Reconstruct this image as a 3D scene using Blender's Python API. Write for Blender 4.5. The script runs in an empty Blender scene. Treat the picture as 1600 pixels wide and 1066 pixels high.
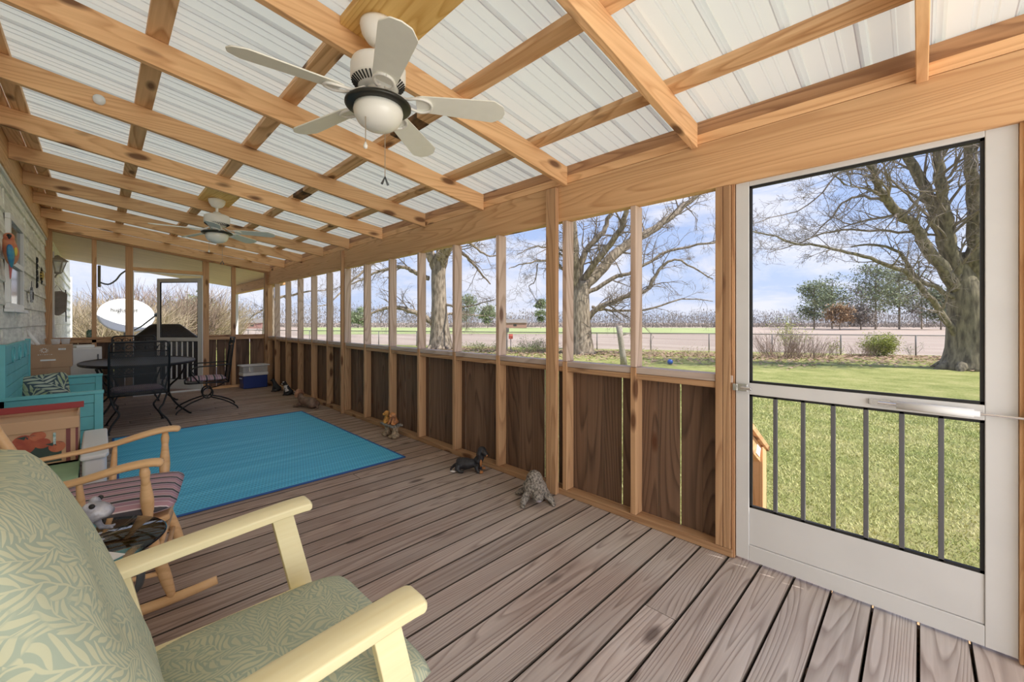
import bpy, bmesh, math, random
from mathutils import Vector, Matrix, Euler, noise
R = math.radians
SC = bpy.context.scene
COL = SC.collection
# ---------------------------------------------------------------- camera
cam_data = bpy.data.cameras.new('camera')
cam_data.sensor_width = 36.0
cam_data.lens = 36.0 * 641.0 / 1600.0
cam_data.shift_y = -30.0 / 1600.0
cam_data.clip_start = 0.02
cam_data.clip_end = 900.0
cam = bpy.data.objects.new('camera', cam_data)
COL.objects.link(cam)
cam.location = (0, 0, 1.3)
cam.rotation_euler = (R(90), 0, R(-45.18))
SC.camera = cam
# ---------------------------------------------------------------- world, sun, exposure
SC.view_settings.view_transform = 'Standard'
SC.view_settings.look = 'None'
SC.view_settings.gamma = 1.0
SC.view_settings.use_curve_mapping = False
SC.view_settings.exposure = 0.45
try:
    SC.cycles.use_denoising = True
    SC.cycles.max_bounces = 12
    SC.cycles.diffuse_bounces = 6
    SC.cycles.transparent_max_bounces = 24
    SC.cycles.caustics_reflective = False
    SC.cycles.caustics_refractive = False
    SC.cycles.sample_clamp_indirect = 8.0
except Exception:
    pass
world = bpy.data.worlds.new('sky_world'); SC.world = world
world.use_nodes = True
wn = world.node_tree; wn.nodes.clear()
def N(tree, t, **kw):
    n = tree.nodes.new(t)
    for k, v in kw.items(): setattr(n, k, v)
    return n
def ramp(tree, stops, fac=None, interp='LINEAR'):
    n = tree.nodes.new('ShaderNodeValToRGB'); n.color_ramp.interpolation = interp
    while len(stops) > len(n.color_ramp.elements): n.color_ramp.elements.new(0.5)
    for e, (p, c) in zip(n.color_ramp.elements, stops):
        e.position = p; e.color = (c[0], c[1], c[2], 1) if hasattr(c, '__len__') else (c, c, c, 1)
    if fac is not None: tree.links.new(fac, n.inputs[0])
    return n
tc = N(wn, 'ShaderNodeTexCoord')
sep = N(wn, 'ShaderNodeSeparateXYZ'); wn.links.new(tc.outputs['Generated'], sep.inputs[0])
base = ramp(wn, [(0.0, (0.62, 0.70, 0.90)), (0.12, (0.50, 0.63, 0.93)), (0.5, (0.26, 0.42, 0.85)), (1.0, (0.16, 0.30, 0.75))], sep.outputs[2])
mp = N(wn, 'ShaderNodeMapping'); mp.inputs['Scale'].default_value = (2.0, 2.0, 6.5); mp.inputs['Rotation'].default_value = (0.1, 0.15, 0.4)
wn.links.new(tc.outputs['Generated'], mp.inputs[0])
nz = N(wn, 'ShaderNodeTexNoise'); nz.inputs['Scale'].default_value = 1.9; nz.inputs['Detail'].default_value = 7; nz.inputs['Roughness'].default_value = 0.62; nz.inputs['Distortion'].default_value = 0.5
wn.links.new(mp.outputs[0], nz.inputs['Vector'])
cr = ramp(wn, [(0.44, 0.0), (0.60, 0.85)], nz.outputs[0])
mixc = N(wn, 'ShaderNodeMixRGB'); mixc.inputs[2].default_value = (0.84, 0.85, 0.95, 1)
wn.links.new(cr.outputs[0], mixc.inputs[0]); wn.links.new(base.outputs[0], mixc.inputs[1])
bg = N(wn, 'ShaderNodeBackground'); bg.inputs[1].default_value = 0.85
wn.links.new(mixc.outputs[0], bg.inputs[0])
wo = N(wn, 'ShaderNodeOutputWorld'); wn.links.new(bg.outputs[0], wo.inputs[0])
sun_d = bpy.data.lights.new('sun', 'SUN'); sun_d.energy = 4.6; sun_d.angle = R(0.6); sun_d.color = (1.0, 0.95, 0.87)
sun = bpy.data.objects.new('sun', sun_d); COL.objects.link(sun)
sdir = Vector((-0.22 * math.cos(R(50)), 0.975 * math.cos(R(50)), -math.sin(R(50))))
sun.rotation_euler = sdir.to_track_quat('-Z', 'Y').to_euler()
# added fill lamp at the unseen near end of the porch, behind the camera
def area(name, loc, rot, sx, sy, e, col=(1, 1, 1)):
    d = bpy.data.lights.new(name, 'AREA'); d.shape = 'RECTANGLE'; d.size = sx; d.size_y = sy; d.energy = e; d.color = col
    o = bpy.data.objects.new(name, d); COL.objects.link(o); o.location = loc; o.rotation_euler = rot
    return o
area('fill_end_opening', (1.0, -2.35, 1.25), (R(90), 0, R(0)), 2.8, 2.0, 60, (1.0, 0.98, 0.95))
# ---------------------------------------------------------------- materials
MATS = {}
def newmat(name):
    m = bpy.data.materials.new(name); m.use_nodes = True; m.node_tree.nodes.clear()
    t = m.node_tree; b = t.nodes.new('ShaderNodeBsdfPrincipled'); o = t.nodes.new('ShaderNodeOutputMaterial')
    t.links.new(b.outputs[0], o.inputs[0]); MATS[name] = m
    return m, t, b, o
def plain(name, col, rough=0.6, metal=0.0, var=0.0, scale=8.0, bump=0.0, col2=None, spec=None, stretch=(1, 1, 1), coords='Object'):
    m, t, b, o = newmat(name)
    b.inputs['Roughness'].default_value = rough; b.inputs['Metallic'].default_value = metal
    if spec is not None: b.inputs['Specular IOR Level'].default_value = spec
    if var > 0 or col2 or bump:
        c = t.nodes.new('ShaderNodeTexCoord'); mpn = t.nodes.new('ShaderNodeMapping'); mpn.inputs['Scale'].default_value = stretch
        t.links.new(c.outputs[coords], mpn.inputs[0])
        n = t.nodes.new('ShaderNodeTexNoise'); n.inputs['Scale'].default_value = scale; n.inputs['Detail'].default_value = 5
        t.links.new(mpn.outputs[0], n.inputs['Vector'])
        if col2 is None: col2 = tuple(max(0, x * (1 - var)) for x in col)
        r = ramp(t, [(0.35, col2), (0.65, col)], n.outputs[0]); t.links.new(r.outputs[0], b.inputs['Base Color'])
        if bump:
            bn = t.nodes.new('ShaderNodeBump'); bn.inputs['Strength'].default_value = bump; bn.inputs['Distance'].default_value = 0.02
            t.links.new(n.outputs[0], bn.inputs['Height']); t.links.new(bn.outputs[0], b.inputs['Normal'])
    else:
        b.inputs['Base Color'].default_value = (*col, 1)
    return m
def math_(t, op, a, b=None, clamp=False):
    n = t.nodes.new('ShaderNodeMath'); n.operation = op; n.use_clamp = clamp
    for i, v in enumerate((a, b)):
        if v is None: continue
        if hasattr(v, 'type') and not isinstance(v, (int, float)): t.links.new(v, n.inputs[i])
        else: n.inputs[i].default_value = v
    return n.outputs[0]
def wood(name, light, dark, axis='x', grain=22.0, strength=0.55, along=0.35, across=3.2, knots=0.0, rough=0.62, spread=0.18, tint=None, island=False, stain=None, knotcol=(0.10, 0.035, 0.015)):
    """Softwood: contour lines of a stretched noise read as cathedral grain; streaks and knots over it."""
    m, t, b, o = newmat(name)
    L = t.links.new
    c = t.nodes.new('ShaderNodeTexCoord')
    if island:
        g = t.nodes.new('ShaderNodeNewGeometry'); rnd = g.outputs['Random Per Island']
    else:
        oi = t.nodes.new('ShaderNodeObjectInfo'); rnd = oi.outputs['Random']
    r1 = math_(t, 'MULTIPLY', rnd, 37.0); r2 = math_(t, 'MULTIPLY', rnd, 91.3)
    cx = t.nodes.new('ShaderNodeCombineXYZ'); L(r1, cx.inputs[0]); L(r2, cx.inputs[1]); L(r1, cx.inputs[2])
    add = t.nodes.new('ShaderNodeVectorMath'); add.operation = 'ADD'; L(c.outputs['Object'], add.inputs[0]); L(cx.outputs[0], add.inputs[1])
    mpn = t.nodes.new('ShaderNodeMapping')
    s = [across] * 3; s['xyz'.index(axis)] = along; mpn.inputs['Scale'].default_value = s
    L(add.outputs[0], mpn.inputs[0])
    n = t.nodes.new('ShaderNodeTexNoise'); n.inputs['Scale'].default_value = 1.0; n.inputs['Detail'].default_value = 1.5; n.inputs['Roughness'].default_value = 0.45
    L(mpn.outputs[0], n.inputs['Vector'])
    k = math_(t, 'MULTIPLY', n.outputs[0], grain); fr = math_(t, 'FRACT', k)
    rr = ramp(t, [(0.0, 0.0), (0.55, 0.25), (0.86, 1.0), (1.0, 0.0)], fr)
    mp2 = t.nodes.new('ShaderNodeMapping'); s2 = [60.0] * 3; s2['xyz'.index(axis)] = 1.6; mp2.inputs['Scale'].default_value = s2
    L(add.outputs[0], mp2.inputs[0])
    n2 = t.nodes.new('ShaderNodeTexNoise'); n2.inputs['Scale'].default_value = 1.0; n2.inputs['Detail'].default_value = 3
    L(mp2.outputs[0], n2.inputs['Vector'])
    sum_ = math_(t, 'ADD', math_(t, 'MULTIPLY', rr.outputs[0], strength), math_(t, 'MULTIPLY', math_(t, 'SUBTRACT', n2.outputs[0], 0.35), 0.7), True)
    cm = ramp(t, [(0.0, light), (1.0, dark)], sum_)
    # value varies board to board and in broad patches
    n3 = t.nodes.new('ShaderNodeTexNoise'); n3.inputs['Scale'].default_value = 0.55; n3.inputs['Detail'].default_value = 3
    L(mpn.outputs[0], n3.inputs['Vector'])
    v = math_(t, 'ADD', math_(t, 'MULTIPLY', math_(t, 'SUBTRACT', rnd, 0.5), spread), math_(t, 'MULTIPLY', math_(t, 'SUBTRACT', n3.outputs[0], 0.5), 0.5))
    v = math_(t, 'ADD', v, 1.0)
    hs = t.nodes.new('ShaderNodeHueSaturation'); L(v, hs.inputs['Value']); L(cm.outputs[0], hs.inputs['Color'])
    last = hs.outputs[0]
    if stain:
        n4 = t.nodes.new('ShaderNodeTexNoise'); n4.inputs['Scale'].default_value = 1.3; n4.inputs['Detail'].default_value = 4
        L(c.outputs['Object'], n4.inputs['Vector'])
        rs = ramp(t, [(0.42, 0.0), (0.62, 0.75)], n4.outputs[0])
        mx = t.nodes.new('ShaderNodeMixRGB'); L(rs.outputs[0], mx.inputs[0]); L(last, mx.inputs[1]); mx.inputs[2].default_value = (*stain, 1); mx.blend_type = 'MULTIPLY'
        last = mx.outputs[0]
    if knots > 0:
        mp3 = t.nodes.new('ShaderNodeMapping'); s3 = [9.0] * 3; s3['xyz'.index(axis)] = 3.2; mp3.inputs['Scale'].default_value = s3
        L(add.outputs[0], mp3.inputs[0])
        vo = t.nodes.new('ShaderNodeTexVoronoi'); vo.inputs['Scale'].default_value = 1.0; L(mp3.outputs[0], vo.inputs['Vector'])
        sp = t.nodes.new('ShaderNodeSeparateColor'); L(vo.outputs['Color'], sp.inputs[0])
        sel = math_(t, 'LESS_THAN', sp.outputs[0], knots)
        near = ramp(t, [(0.16, 1.0), (0.30, 0.0)], vo.outputs['Distance'])
        kf = math_(t, 'MULTIPLY', sel, near.outputs[0])
        mx2 = t.nodes.new('ShaderNodeMixRGB'); L(math_(t, 'MULTIPLY', kf, 0.85), mx2.inputs[0]); L(last, mx2.inputs[1]); mx2.inputs[2].default_value = (*knotcol, 1)
        last = mx2.outputs[0]
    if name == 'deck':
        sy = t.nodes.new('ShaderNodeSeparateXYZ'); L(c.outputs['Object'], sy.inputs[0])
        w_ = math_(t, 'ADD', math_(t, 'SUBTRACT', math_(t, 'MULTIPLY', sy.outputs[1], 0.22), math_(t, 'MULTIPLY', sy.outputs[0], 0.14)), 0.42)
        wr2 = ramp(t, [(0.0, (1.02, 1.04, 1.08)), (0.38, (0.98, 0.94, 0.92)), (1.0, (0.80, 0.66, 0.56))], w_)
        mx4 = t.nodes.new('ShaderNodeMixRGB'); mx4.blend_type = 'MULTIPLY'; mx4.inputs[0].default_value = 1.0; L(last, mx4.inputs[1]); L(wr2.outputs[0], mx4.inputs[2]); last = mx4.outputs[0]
    L(last, b.inputs['Base Color'])
    b.inputs['Roughness'].default_value = rough
    b.inputs['Specular IOR Level'].default_value = 0.3
    bn = t.nodes.new('ShaderNodeBump'); bn.inputs['Strength'].default_value = 0.25; bn.inputs['Distance'].default_value = 0.004
    L(sum_, bn.inputs['Height']); bn.invert = True; L(bn.outputs[0], b.inputs['Normal'])
    return m
PINE_L, PINE_D = (0.80, 0.50, 0.265), (0.46, 0.21, 0.085)
for ax in 'xyz':
    wood('pine_' + ax, PINE_L, PINE_D, ax, knots=0.34, grain=24, strength=0.42, across=4.2, spread=0.30)
    wood('wall_pine_' + ax, (0.60, 0.37, 0.205), (0.30, 0.145, 0.07), ax, knots=0.30, grain=22, strength=0.5, across=4.5, spread=0.30)
    wood('pine_old_' + ax, (0.55, 0.32, 0.17), (0.22, 0.10, 0.05), ax, knots=0.10, grain=24)
wood('pine_purlin', (0.86, 0.57, 0.32), (0.46, 0.22, 0.09), 'y', knots=0.2, grain=26, strength=0.6)
wood('pine_board', (0.86, 0.58, 0.22), (0.55, 0.28, 0.06), 'y', knots=0.05, grain=34)
wood('pine_outside', (0.66, 0.50, 0.40), (0.36, 0.23, 0.16), 'z', knots=0.2)
wood('sill_grey', (0.58, 0.48, 0.42), (0.32, 0.24, 0.20), 'y', knots=0.1)
wood('fence_board', (0.19, 0.115, 0.075), (0.045, 0.026, 0.018), 'z', knots=0.12, grain=20, island=True, spread=0.5)
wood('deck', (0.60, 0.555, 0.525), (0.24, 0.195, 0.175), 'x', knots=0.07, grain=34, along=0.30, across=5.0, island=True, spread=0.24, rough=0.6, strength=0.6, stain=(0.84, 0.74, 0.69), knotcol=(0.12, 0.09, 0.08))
wood('oak', (0.80, 0.52, 0.27), (0.56, 0.30, 0.12), 'x', knots=0.0, grain=14, strength=0.35, rough=0.35)
wood('cream_wood', (0.90, 0.82, 0.52), (0.80, 0.68, 0.36), 'x', knots=0.0, grain=10, strength=0.25, rough=0.45, spread=0.04)
plain('teal', (0.16, 0.55, 0.58), 0.5, var=0.14, scale=5)
plain('white_paint', (0.80, 0.80, 0.80), 0.4, var=0.05, scale=4)
plain('door_white', (0.70, 0.70, 0.70), 0.42, var=0.07, scale=3)
plain('door_bar', (0.12, 0.12, 0.13), 0.5)
plain('gasket', (0.015, 0.015, 0.015), 0.7)
plain('chrome', (0.75, 0.75, 0.76), 0.25, metal=0.9)
plain('fan_white', (0.86, 0.85, 0.82), 0.35)
plain('fan_blade', (0.90, 0.90, 0.83), 0.5, var=0.03, scale=20)
plain('bronze', (0.035, 0.035, 0.03), 0.35, metal=0.4)
plain('frost_glass', (0.90, 0.90, 0.86), 0.25)
plain('chain', (0.45, 0.38, 0.30), 0.4, metal=0.6)
plain('iron', (0.02, 0.02, 0.022), 0.45, metal=0.3)
plain('iron_grey', (0.10, 0.11, 0.12), 0.4, metal=0.5)
plain('cardboard', (0.50, 0.32, 0.20), 0.8, var=0.12, scale=4)
plain('blue_plastic', (0.02, 0.045, 0.22), 0.35)
plain('white_plastic', (0.78, 0.79, 0.80), 0.4)
plain('ink', (0.03, 0.03, 0.03), 0.6)
plain('paper', (0.85, 0.85, 0.84), 0.7)
plain('black', (0.01, 0.01, 0.01), 0.6)
plain('dark_window', (0.05, 0.045, 0.045), 0.12)
# mossy and aged figures
plain('stone_grey', (0.42, 0.38, 0.34), 0.85, col2=(0.09, 0.08, 0.07), scale=55, bump=0.8)
plain('frog_grey', (0.58, 0.58, 0.62), 0.3, col2=(0.22, 0.22, 0.26), scale=22, bump=0.5)
plain('black_fur', (0.03, 0.03, 0.035), 0.55, col2=(0.012, 0.012, 0.014), scale=30)
plain('tan_fur', (0.40, 0.17, 0.06), 0.6)
plain('puppy', (0.62, 0.26, 0.09), 0.55, col2=(0.28, 0.12, 0.06), scale=24)
plain('puppy_gold', (0.70, 0.34, 0.07), 0.5, col2=(0.45, 0.2, 0.05), scale=24)
plain('brown_fur', (0.26, 0.165, 0.12), 0.6, col2=(0.14, 0.085, 0.06), scale=20)
plain('spaniel_head', (0.50, 0.25, 0.14), 0.5, col2=(0.25, 0.11, 0.06), scale=20)
plain('white_fur', (0.74, 0.70, 0.68), 0.6, col2=(0.45, 0.42, 0.40), scale=30)
plain('tan_stone', (0.50, 0.38, 0.26), 0.8, col2=(0.18, 0.13, 0.08), scale=40, bump=0.6)
# outside
plain('bark', (0.40, 0.33, 0.25), 0.9, col2=(0.13, 0.10, 0.07), scale=3.0, bump=1.0, stretch=(3, 3, 0.7))
plain('bark_dark', (0.27, 0.23, 0.15), 0.9, col2=(0.09, 0.075, 0.05), scale=3.0, bump=1.0, stretch=(3, 3, 0.7))
plain('twig', (0.27, 0.22, 0.175), 0.9, var=0.3, scale=2)
plain('brush_twig', (0.50, 0.40, 0.27), 0.9, var=0.4, scale=2)
plain('brush_dark', (0.30, 0.21, 0.16), 0.9, var=0.4, scale=2)
plain('leaf_green', (0.20, 0.30, 0.06), 0.7, var=0.5, scale=3)
plain('leaf_yellow', (0.46, 0.50, 0.10), 0.7, var=0.4, scale=3)
plain('pine_needles', (0.30, 0.34, 0.20), 0.8, col2=(0.15, 0.19, 0.10), scale=0.5)
plain('orange_leaf', (0.40, 0.26, 0.14), 0.8, var=0.4, scale=0.6)
plain('tree_far', (0.27, 0.235, 0.20), 0.95, col2=(0.20, 0.18, 0.16), scale=0.08)
plain('leaf_litter', (0.52, 0.36, 0.24), 0.9, col2=(0.28, 0.17, 0.11), scale=6)
plain('cover_sheet', (0.84, 0.66, 0.52), 0.7, var=0.12, scale=1.2, stretch=(1, 6, 1))
plain('galv', (0.20, 0.19, 0.18), 0.6, metal=0.2)
plain('green_pillow', (0.22, 0.40, 0.20), 0.9, var=0.2, scale=10)
plain('pale_green', (0.40, 0.62, 0.38), 0.5, var=0.15, scale=5)
plain('peach_card', (0.70, 0.44, 0.27), 0.8, var=0.06, scale=4)
plain('dark_red', (0.36, 0.05, 0.05), 0.6)
plain('print_green', (0.06, 0.09, 0.08), 0.8)
plain('print_maroon', (0.25, 0.08, 0.08), 0.8)
plain('print_teal', (0.10, 0.35, 0.34), 0.6, col2=(0.7, 0.8, 0.8), scale=60)
plain('tomato', (0.55, 0.13, 0.07), 0.6, col2=(0.42, 0.08, 0.05), scale=20)
plain('tomato_light', (0.64, 0.20, 0.10), 0.6, col2=(0.50, 0.11, 0.06), scale=20)
plain('charred', (0.24, 0.12, 0.05), 0.9, col2=(0.02, 0.014, 0.01), scale=14, stretch=(2, .6, 1))
plain('deck_edge', (0.09, 0.07, 0.055), 0.9)  # dirty board sides, coloured dark to paint shade into the gaps
plain('dark_box', (0.06, 0.06, 0.08), 0.6)
plain('cardboard_tape', (0.44, 0.27, 0.16), 0.5)
plain('can_green', (0.03, 0.13, 0.08), 0.4, col2=(0.25, 0.32, 0.28), scale=40)
plain('face_grey', (0.40, 0.37, 0.42), 0.7, col2=(0.25, 0.22, 0.26), scale=40)
plain('parrot_red', (0.62, 0.17, 0.10), 0.5, col2=(0.72, 0.32, 0.16), scale=10)
plain('parrot_blue', (0.05, 0.20, 0.50), 0.5, col2=(0.08, 0.35, 0.45), scale=20)
plain('parrot_yellow', (0.75, 0.60, 0.10), 0.5)
plain('parrot_pink', (0.70, 0.20, 0.20), 0.5)
plain('gold', (0.55, 0.40, 0.12), 0.35, metal=0.5)
plain('pewter', (0.32, 0.33, 0.34), 0.4, metal=0.6, col2=(0.15, 0.15, 0.16), scale=60)
plain('cover_black', (0.022, 0.020, 0.024), 0.35, bump=0.4, scale=7)
plain('dish_white', (0.92, 0.93, 0.94), 0.4)
plain('lamp_frame', (0.40, 0.38, 0.34), 0.5, metal=0.3)
plain('ball_blue', (0.03, 0.12, 0.45), 0.3)
plain('grey_wood', (0.42, 0.38, 0.32), 0.9, col2=(0.25, 0.21, 0.17), scale=12, stretch=(4, 4, 1))
plain('feeder_red', (0.50, 0.10, 0.06), 0.6)
plain('brick_far', (0.38, 0.22, 0.18), 0.9)
plain('bag_grey', (0.30, 0.27, 0.25), 0.85, var=0.2, scale=12)
def mat(n): return MATS[n]
# roofing sheet: white painted ribbed metal; translucency added to brighten the porch below
m, t, b, o = newmat('roof_sheet')
df = t.nodes.new('ShaderNodeBsdfDiffuse'); df.inputs[0].default_value = (0.74, 0.74, 0.69, 1)
tl = t.nodes.new('ShaderNodeBsdfTranslucent'); tl.inputs[0].default_value = (0.86, 0.88, 0.76, 1)
gl = t.nodes.new('ShaderNodeBsdfGlossy'); gl.inputs['Roughness'].default_value = 0.28
mx = t.nodes.new('ShaderNodeMixShader'); mx.inputs[0].default_value = 0.23; t.links.new(df.outputs[0], mx.inputs[1]); t.links.new(tl.outputs[0], mx.inputs[2])
mx2 = t.nodes.new('ShaderNodeMixShader'); mx2.inputs[0].default_value = 0.05; t.links.new(mx.outputs[0], mx2.inputs[1]); t.links.new(gl.outputs[0], mx2.inputs[2])
t.links.new(mx2.outputs[0], o.inputs[0])
# insect screen
def screen_mat(name, alpha, col):
    m, t, b, o = newmat(name)
    tr = t.nodes.new('ShaderNodeBsdfTransparent'); d2 = t.nodes.new('ShaderNodeBsdfDiffuse'); d2.inputs[0].default_value = (*col, 1)
    mm = t.nodes.new('ShaderNodeMixShader'); mm.inputs[0].default_value = alpha
    t.links.new(tr.outputs[0], mm.inputs[1]); t.links.new(d2.outputs[0], mm.inputs[2]); t.links.new(mm.outputs[0], o.inputs[0])
screen_mat('screen', 0.05, (0.35, 0.35, 0.36))
screen_mat('clear_film', 0.45, (0.80, 0.83, 0.86))
def mesh_mat(name, sx, thr, col, rough=0.5, rot=45):
    """expanded metal / chain link: strands with real holes between them"""
    m, t, b, o = newmat(name)
    c = t.nodes.new('ShaderNodeTexCoord'); s = t.nodes.new('ShaderNodeSeparateXYZ'); t.links.new(c.outputs['UV'], s.inputs[0])
    u = math_(t, 'MULTIPLY', s.outputs[0], sx); v = math_(t, 'MULTIPLY', s.outputs[1], sx)
    a1 = math_(t, 'ABSOLUTE', math_(t, 'SUBTRACT', math_(t, 'FRACT', math_(t, 'ADD', u, v)), 0.5))
    a2 = math_(t, 'ABSOLUTE', math_(t, 'SUBTRACT', math_(t, 'FRACT', math_(t, 'SUBTRACT', u, v)), 0.5))
    f = math_(t, 'LESS_THAN', math_(t, 'MINIMUM', a1, a2), thr)
    tr = t.nodes.new('ShaderNodeBsdfTransparent')
    b.inputs['Base Color'].default_value = (*col, 1); b.inputs['Roughness'].default_value = rough
    mm = t.nodes.new('ShaderNodeMixShader'); t.links.new(f, mm.inputs[0]); t.links.new(tr.outputs[0], mm.inputs[1]); t.links.new(b.outputs[0], mm.inputs[2])
    t.links.new(mm.outputs[0], o.inputs[0])
mesh_mat('iron_mesh', 55.0, 0.21, (0.015, 0.015, 0.018))
mesh_mat('chain_link', 14.0, 0.045, (0.40, 0.40, 0.40))
# tinted glass
m, t, b, o = newmat('smoked_glass')
tr = t.nodes.new('ShaderNodeBsdfTransparent'); tr.inputs[0].default_value = (0.80, 0.84, 0.80, 1); gl = t.nodes.new('ShaderNodeBsdfGlossy'); gl.inputs['Roughness'].default_value = 0.03
fn = t.nodes.new('ShaderNodeFresnel'); fn.inputs[0].default_value = 1.5; mm = t.nodes.new('ShaderNodeMixShader'); t.links.new(fn.outputs[0], mm.inputs[0]); t.links.new(tr.outputs[0], mm.inputs[1]); t.links.new(gl.outputs[0], mm.inputs[2]); t.links.new(mm.outputs[0], o.inputs[0])
# striped cushion
m, t, b, o = newmat('stripe_cushion')
c = t.nodes.new('ShaderNodeTexCoord'); s = t.nodes.new('ShaderNodeSeparateXYZ'); t.links.new(c.outputs['Object'], s.inputs[0])
fr = math_(t, 'FRACT', math_(t, 'MULTIPLY', s.outputs[1], 11.0))
P, K, W = (0.46, 0.27, 0.31), (0.07, 0.065, 0.075), (0.72, 0.62, 0.64)
rp = ramp(t, [(0.0, K), (0.26, W), (0.31, P), (0.60, W), (0.64, (0.36, 0.22, 0.28)), (0.95, W)], fr, 'CONSTANT'); t.links.new(rp.outputs[0], b.inputs['Base Color']); b.inputs['Roughness'].default_value = 0.85
# sage cushion with a sprig print: little pointed leaves set at alternating slants
def leaf_cushion(name, bgc, fg1, fg2, stem, leafgap, bend=0.055):
    m, t, b, o = newmat(name); L = t.links.new
    c = t.nodes.new('ShaderNodeTexCoord')
    def sprigs(angle, off):
        mpn = t.nodes.new('ShaderNodeMapping'); mpn.inputs['Rotation'].default_value = (0, 0, R(angle)); mpn.inputs['Location'].default_value = (off, off * 1.7, 0); L(c.outputs['UV'], mpn.inputs[0])
        nzz = t.nodes.new('ShaderNodeTexNoise'); nzz.noise_dimensions = '2D'; nzz.inputs['Scale'].default_value = 0.42 / stem; nzz.inputs['Detail'].default_value = 1.0; L(mpn.outputs[0], nzz.inputs['Vector'])
        vm = t.nodes.new('ShaderNodeVectorMath'); vm.operation = 'MULTIPLY_ADD'; L(nzz.outputs['Color'], vm.inputs[0]); vm.inputs[1].default_value = (bend * 2.4, bend, 0); L(mpn.outputs[0], vm.inputs[2])
        s = t.nodes.new('ShaderNodeSeparateXYZ'); L(vm.outputs[0], s.inputs[0])
        u = math_(t, 'SUBTRACT', math_(t, 'FRACT', math_(t, 'DIVIDE', s.outputs[0], stem)), 0.5)
        au = math_(t, 'MULTIPLY', math_(t, 'ABSOLUTE', u), 2.0)
        side = math_(t, 'MULTIPLY', math_(t, 'GREATER_THAN', u, 0.0), 0.5)
        v = math_(t, 'ADD', math_(t, 'SUBTRACT', math_(t, 'DIVIDE', s.outputs[1], leafgap), math_(t, 'MULTIPLY', au, stem / leafgap * 0.62)), side)
        row = math_(t, 'ABSOLUTE', math_(t, 'SUBTRACT', math_(t, 'FRACT', v), 0.5))
        hw = math_(t, 'MULTIPLY', math_(t, 'POWER', math_(t, 'SINE', math_(t, 'MULTIPLY', au, 3.0)), 0.8), 0.36)
        lf = ramp(t, [(0.49, 0.0), (0.53, 1.0)], math_(t, 'ADD', math_(t, 'SUBTRACT', hw, row), 0.5)).outputs[0]
        st = ramp(t, [(0.035, 1.0), (0.055, 0.0)], au).outputs[0]
        return math_(t, 'MAXIMUM', lf, st)
    n4 = t.nodes.new('ShaderNodeTexNoise'); n4.noise_dimensions = '2D'; n4.inputs['Scale'].default_value = 0.5 / stem; L(c.outputs['UV'], n4.inputs['Vector'])
    w1 = ramp(t, [(0.49, 0), (0.51, 1)], n4.outputs[0]).outputs[0]
    f = math_(t, 'MAXIMUM', math_(t, 'MULTIPLY', sprigs(20, 0.0), w1), math_(t, 'MULTIPLY', sprigs(-50, 3.3), math_(t, 'SUBTRACT', 1.0, w1)))
    n5 = t.nodes.new('ShaderNodeTexNoise'); n5.inputs['Scale'].default_value = 6.0; L(c.outputs['UV'], n5.inputs['Vector'])
    mxa = t.nodes.new('ShaderNodeMixRGB'); L(ramp(t, [(0.4, 0), (0.6, 1)], n5.outputs[0]).outputs[0], mxa.inputs[0]); mxa.inputs[1].default_value = (*fg1, 1); mxa.inputs[2].default_value = (*fg2, 1)
    mxb = t.nodes.new('ShaderNodeMixRGB'); L(f, mxb.inputs[0]); mxb.inputs[1].default_value = (*bgc, 1); L(mxa.outputs[0], mxb.inputs[2])
    L(mxb.outputs[0], b.inputs['Base Color']); b.inputs['Roughness'].default_value = 0.9; b.inputs['Specular IOR Level'].default_value = 0.15
leaf_cushion('sage_cushion', (0.36, 0.42, 0.33), (0.54, 0.55, 0.38), (0.49, 0.51, 0.36), 0.058, 0.020)
leaf_cushion('tropic_pillow', (0.09, 0.12, 0.14), (0.56, 0.58, 0.48), (0.40, 0.46, 0.26), 0.17, 0.055, 0.03)
# turquoise woven mat
m, t, b, o = newmat('woven_mat'); L = t.links.new
c = t.nodes.new('ShaderNodeTexCoord'); s = t.nodes.new('ShaderNodeSeparateXYZ'); L(c.outputs['Object'], s.inputs[0])
X_, Y_ = s.outputs[0], s.outputs[1]
row = math_(t, 'FRACT', math_(t, 'MULTIPLY', Y_, 26.0))
rowi = math_(t, 'FLOOR', math_(t, 'MULTIPLY', Y_, 26.0))
alt = math_(t, 'MULTIPLY', math_(t, 'FRACT', math_(t, 'MULTIPLY', rowi, 0.5)), 1.0)
dash = math_(t, 'FRACT', math_(t, 'ADD', math_(t, 'MULTIPLY', X_, 42.0), alt))
dots = math_(t, 'MULTIPLY', math_(t, 'LESS_THAN', row, 0.34), math_(t, 'LESS_THAN', dash, 0.55))
n = t.nodes.new('ShaderNodeTexNoise'); n.inputs['Scale'].default_value = 1.0; mpn = t.nodes.new('ShaderNodeMapping'); mpn.inputs['Scale'].default_value = (0.6, 16, 1); L(c.outputs['Object'], mpn.inputs[0]); L(mpn.outputs[0], n.inputs['Vector']); n.inputs['Detail'].default_value = 3
rb = ramp(t, [(0.35, (0.06, 0.46, 0.72)), (0.65, (0.13, 0.60, 0.84))], n.outputs[0])
mxm = t.nodes.new('ShaderNodeMixRGB'); L(math_(t, 'MULTIPLY', dots, 0.75), mxm.inputs[0]); L(rb.outputs[0], mxm.inputs[1]); mxm.inputs[2].default_value = (0.02, 0.18, 0.36, 1)
L(mxm.outputs[0], b.inputs['Base Color']); b.inputs['Roughness'].default_value = 0.55
bn = t.nodes.new('ShaderNodeBump'); bn.inputs['Strength'].default_value = 0.4; bn.inputs['Distance'].default_value = 0.004; L(row, bn.inputs['Height']); L(bn.outputs[0], b.inputs['Normal'])
plain('mat_edge', (0.02, 0.10, 0.34), 0.6)
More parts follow.
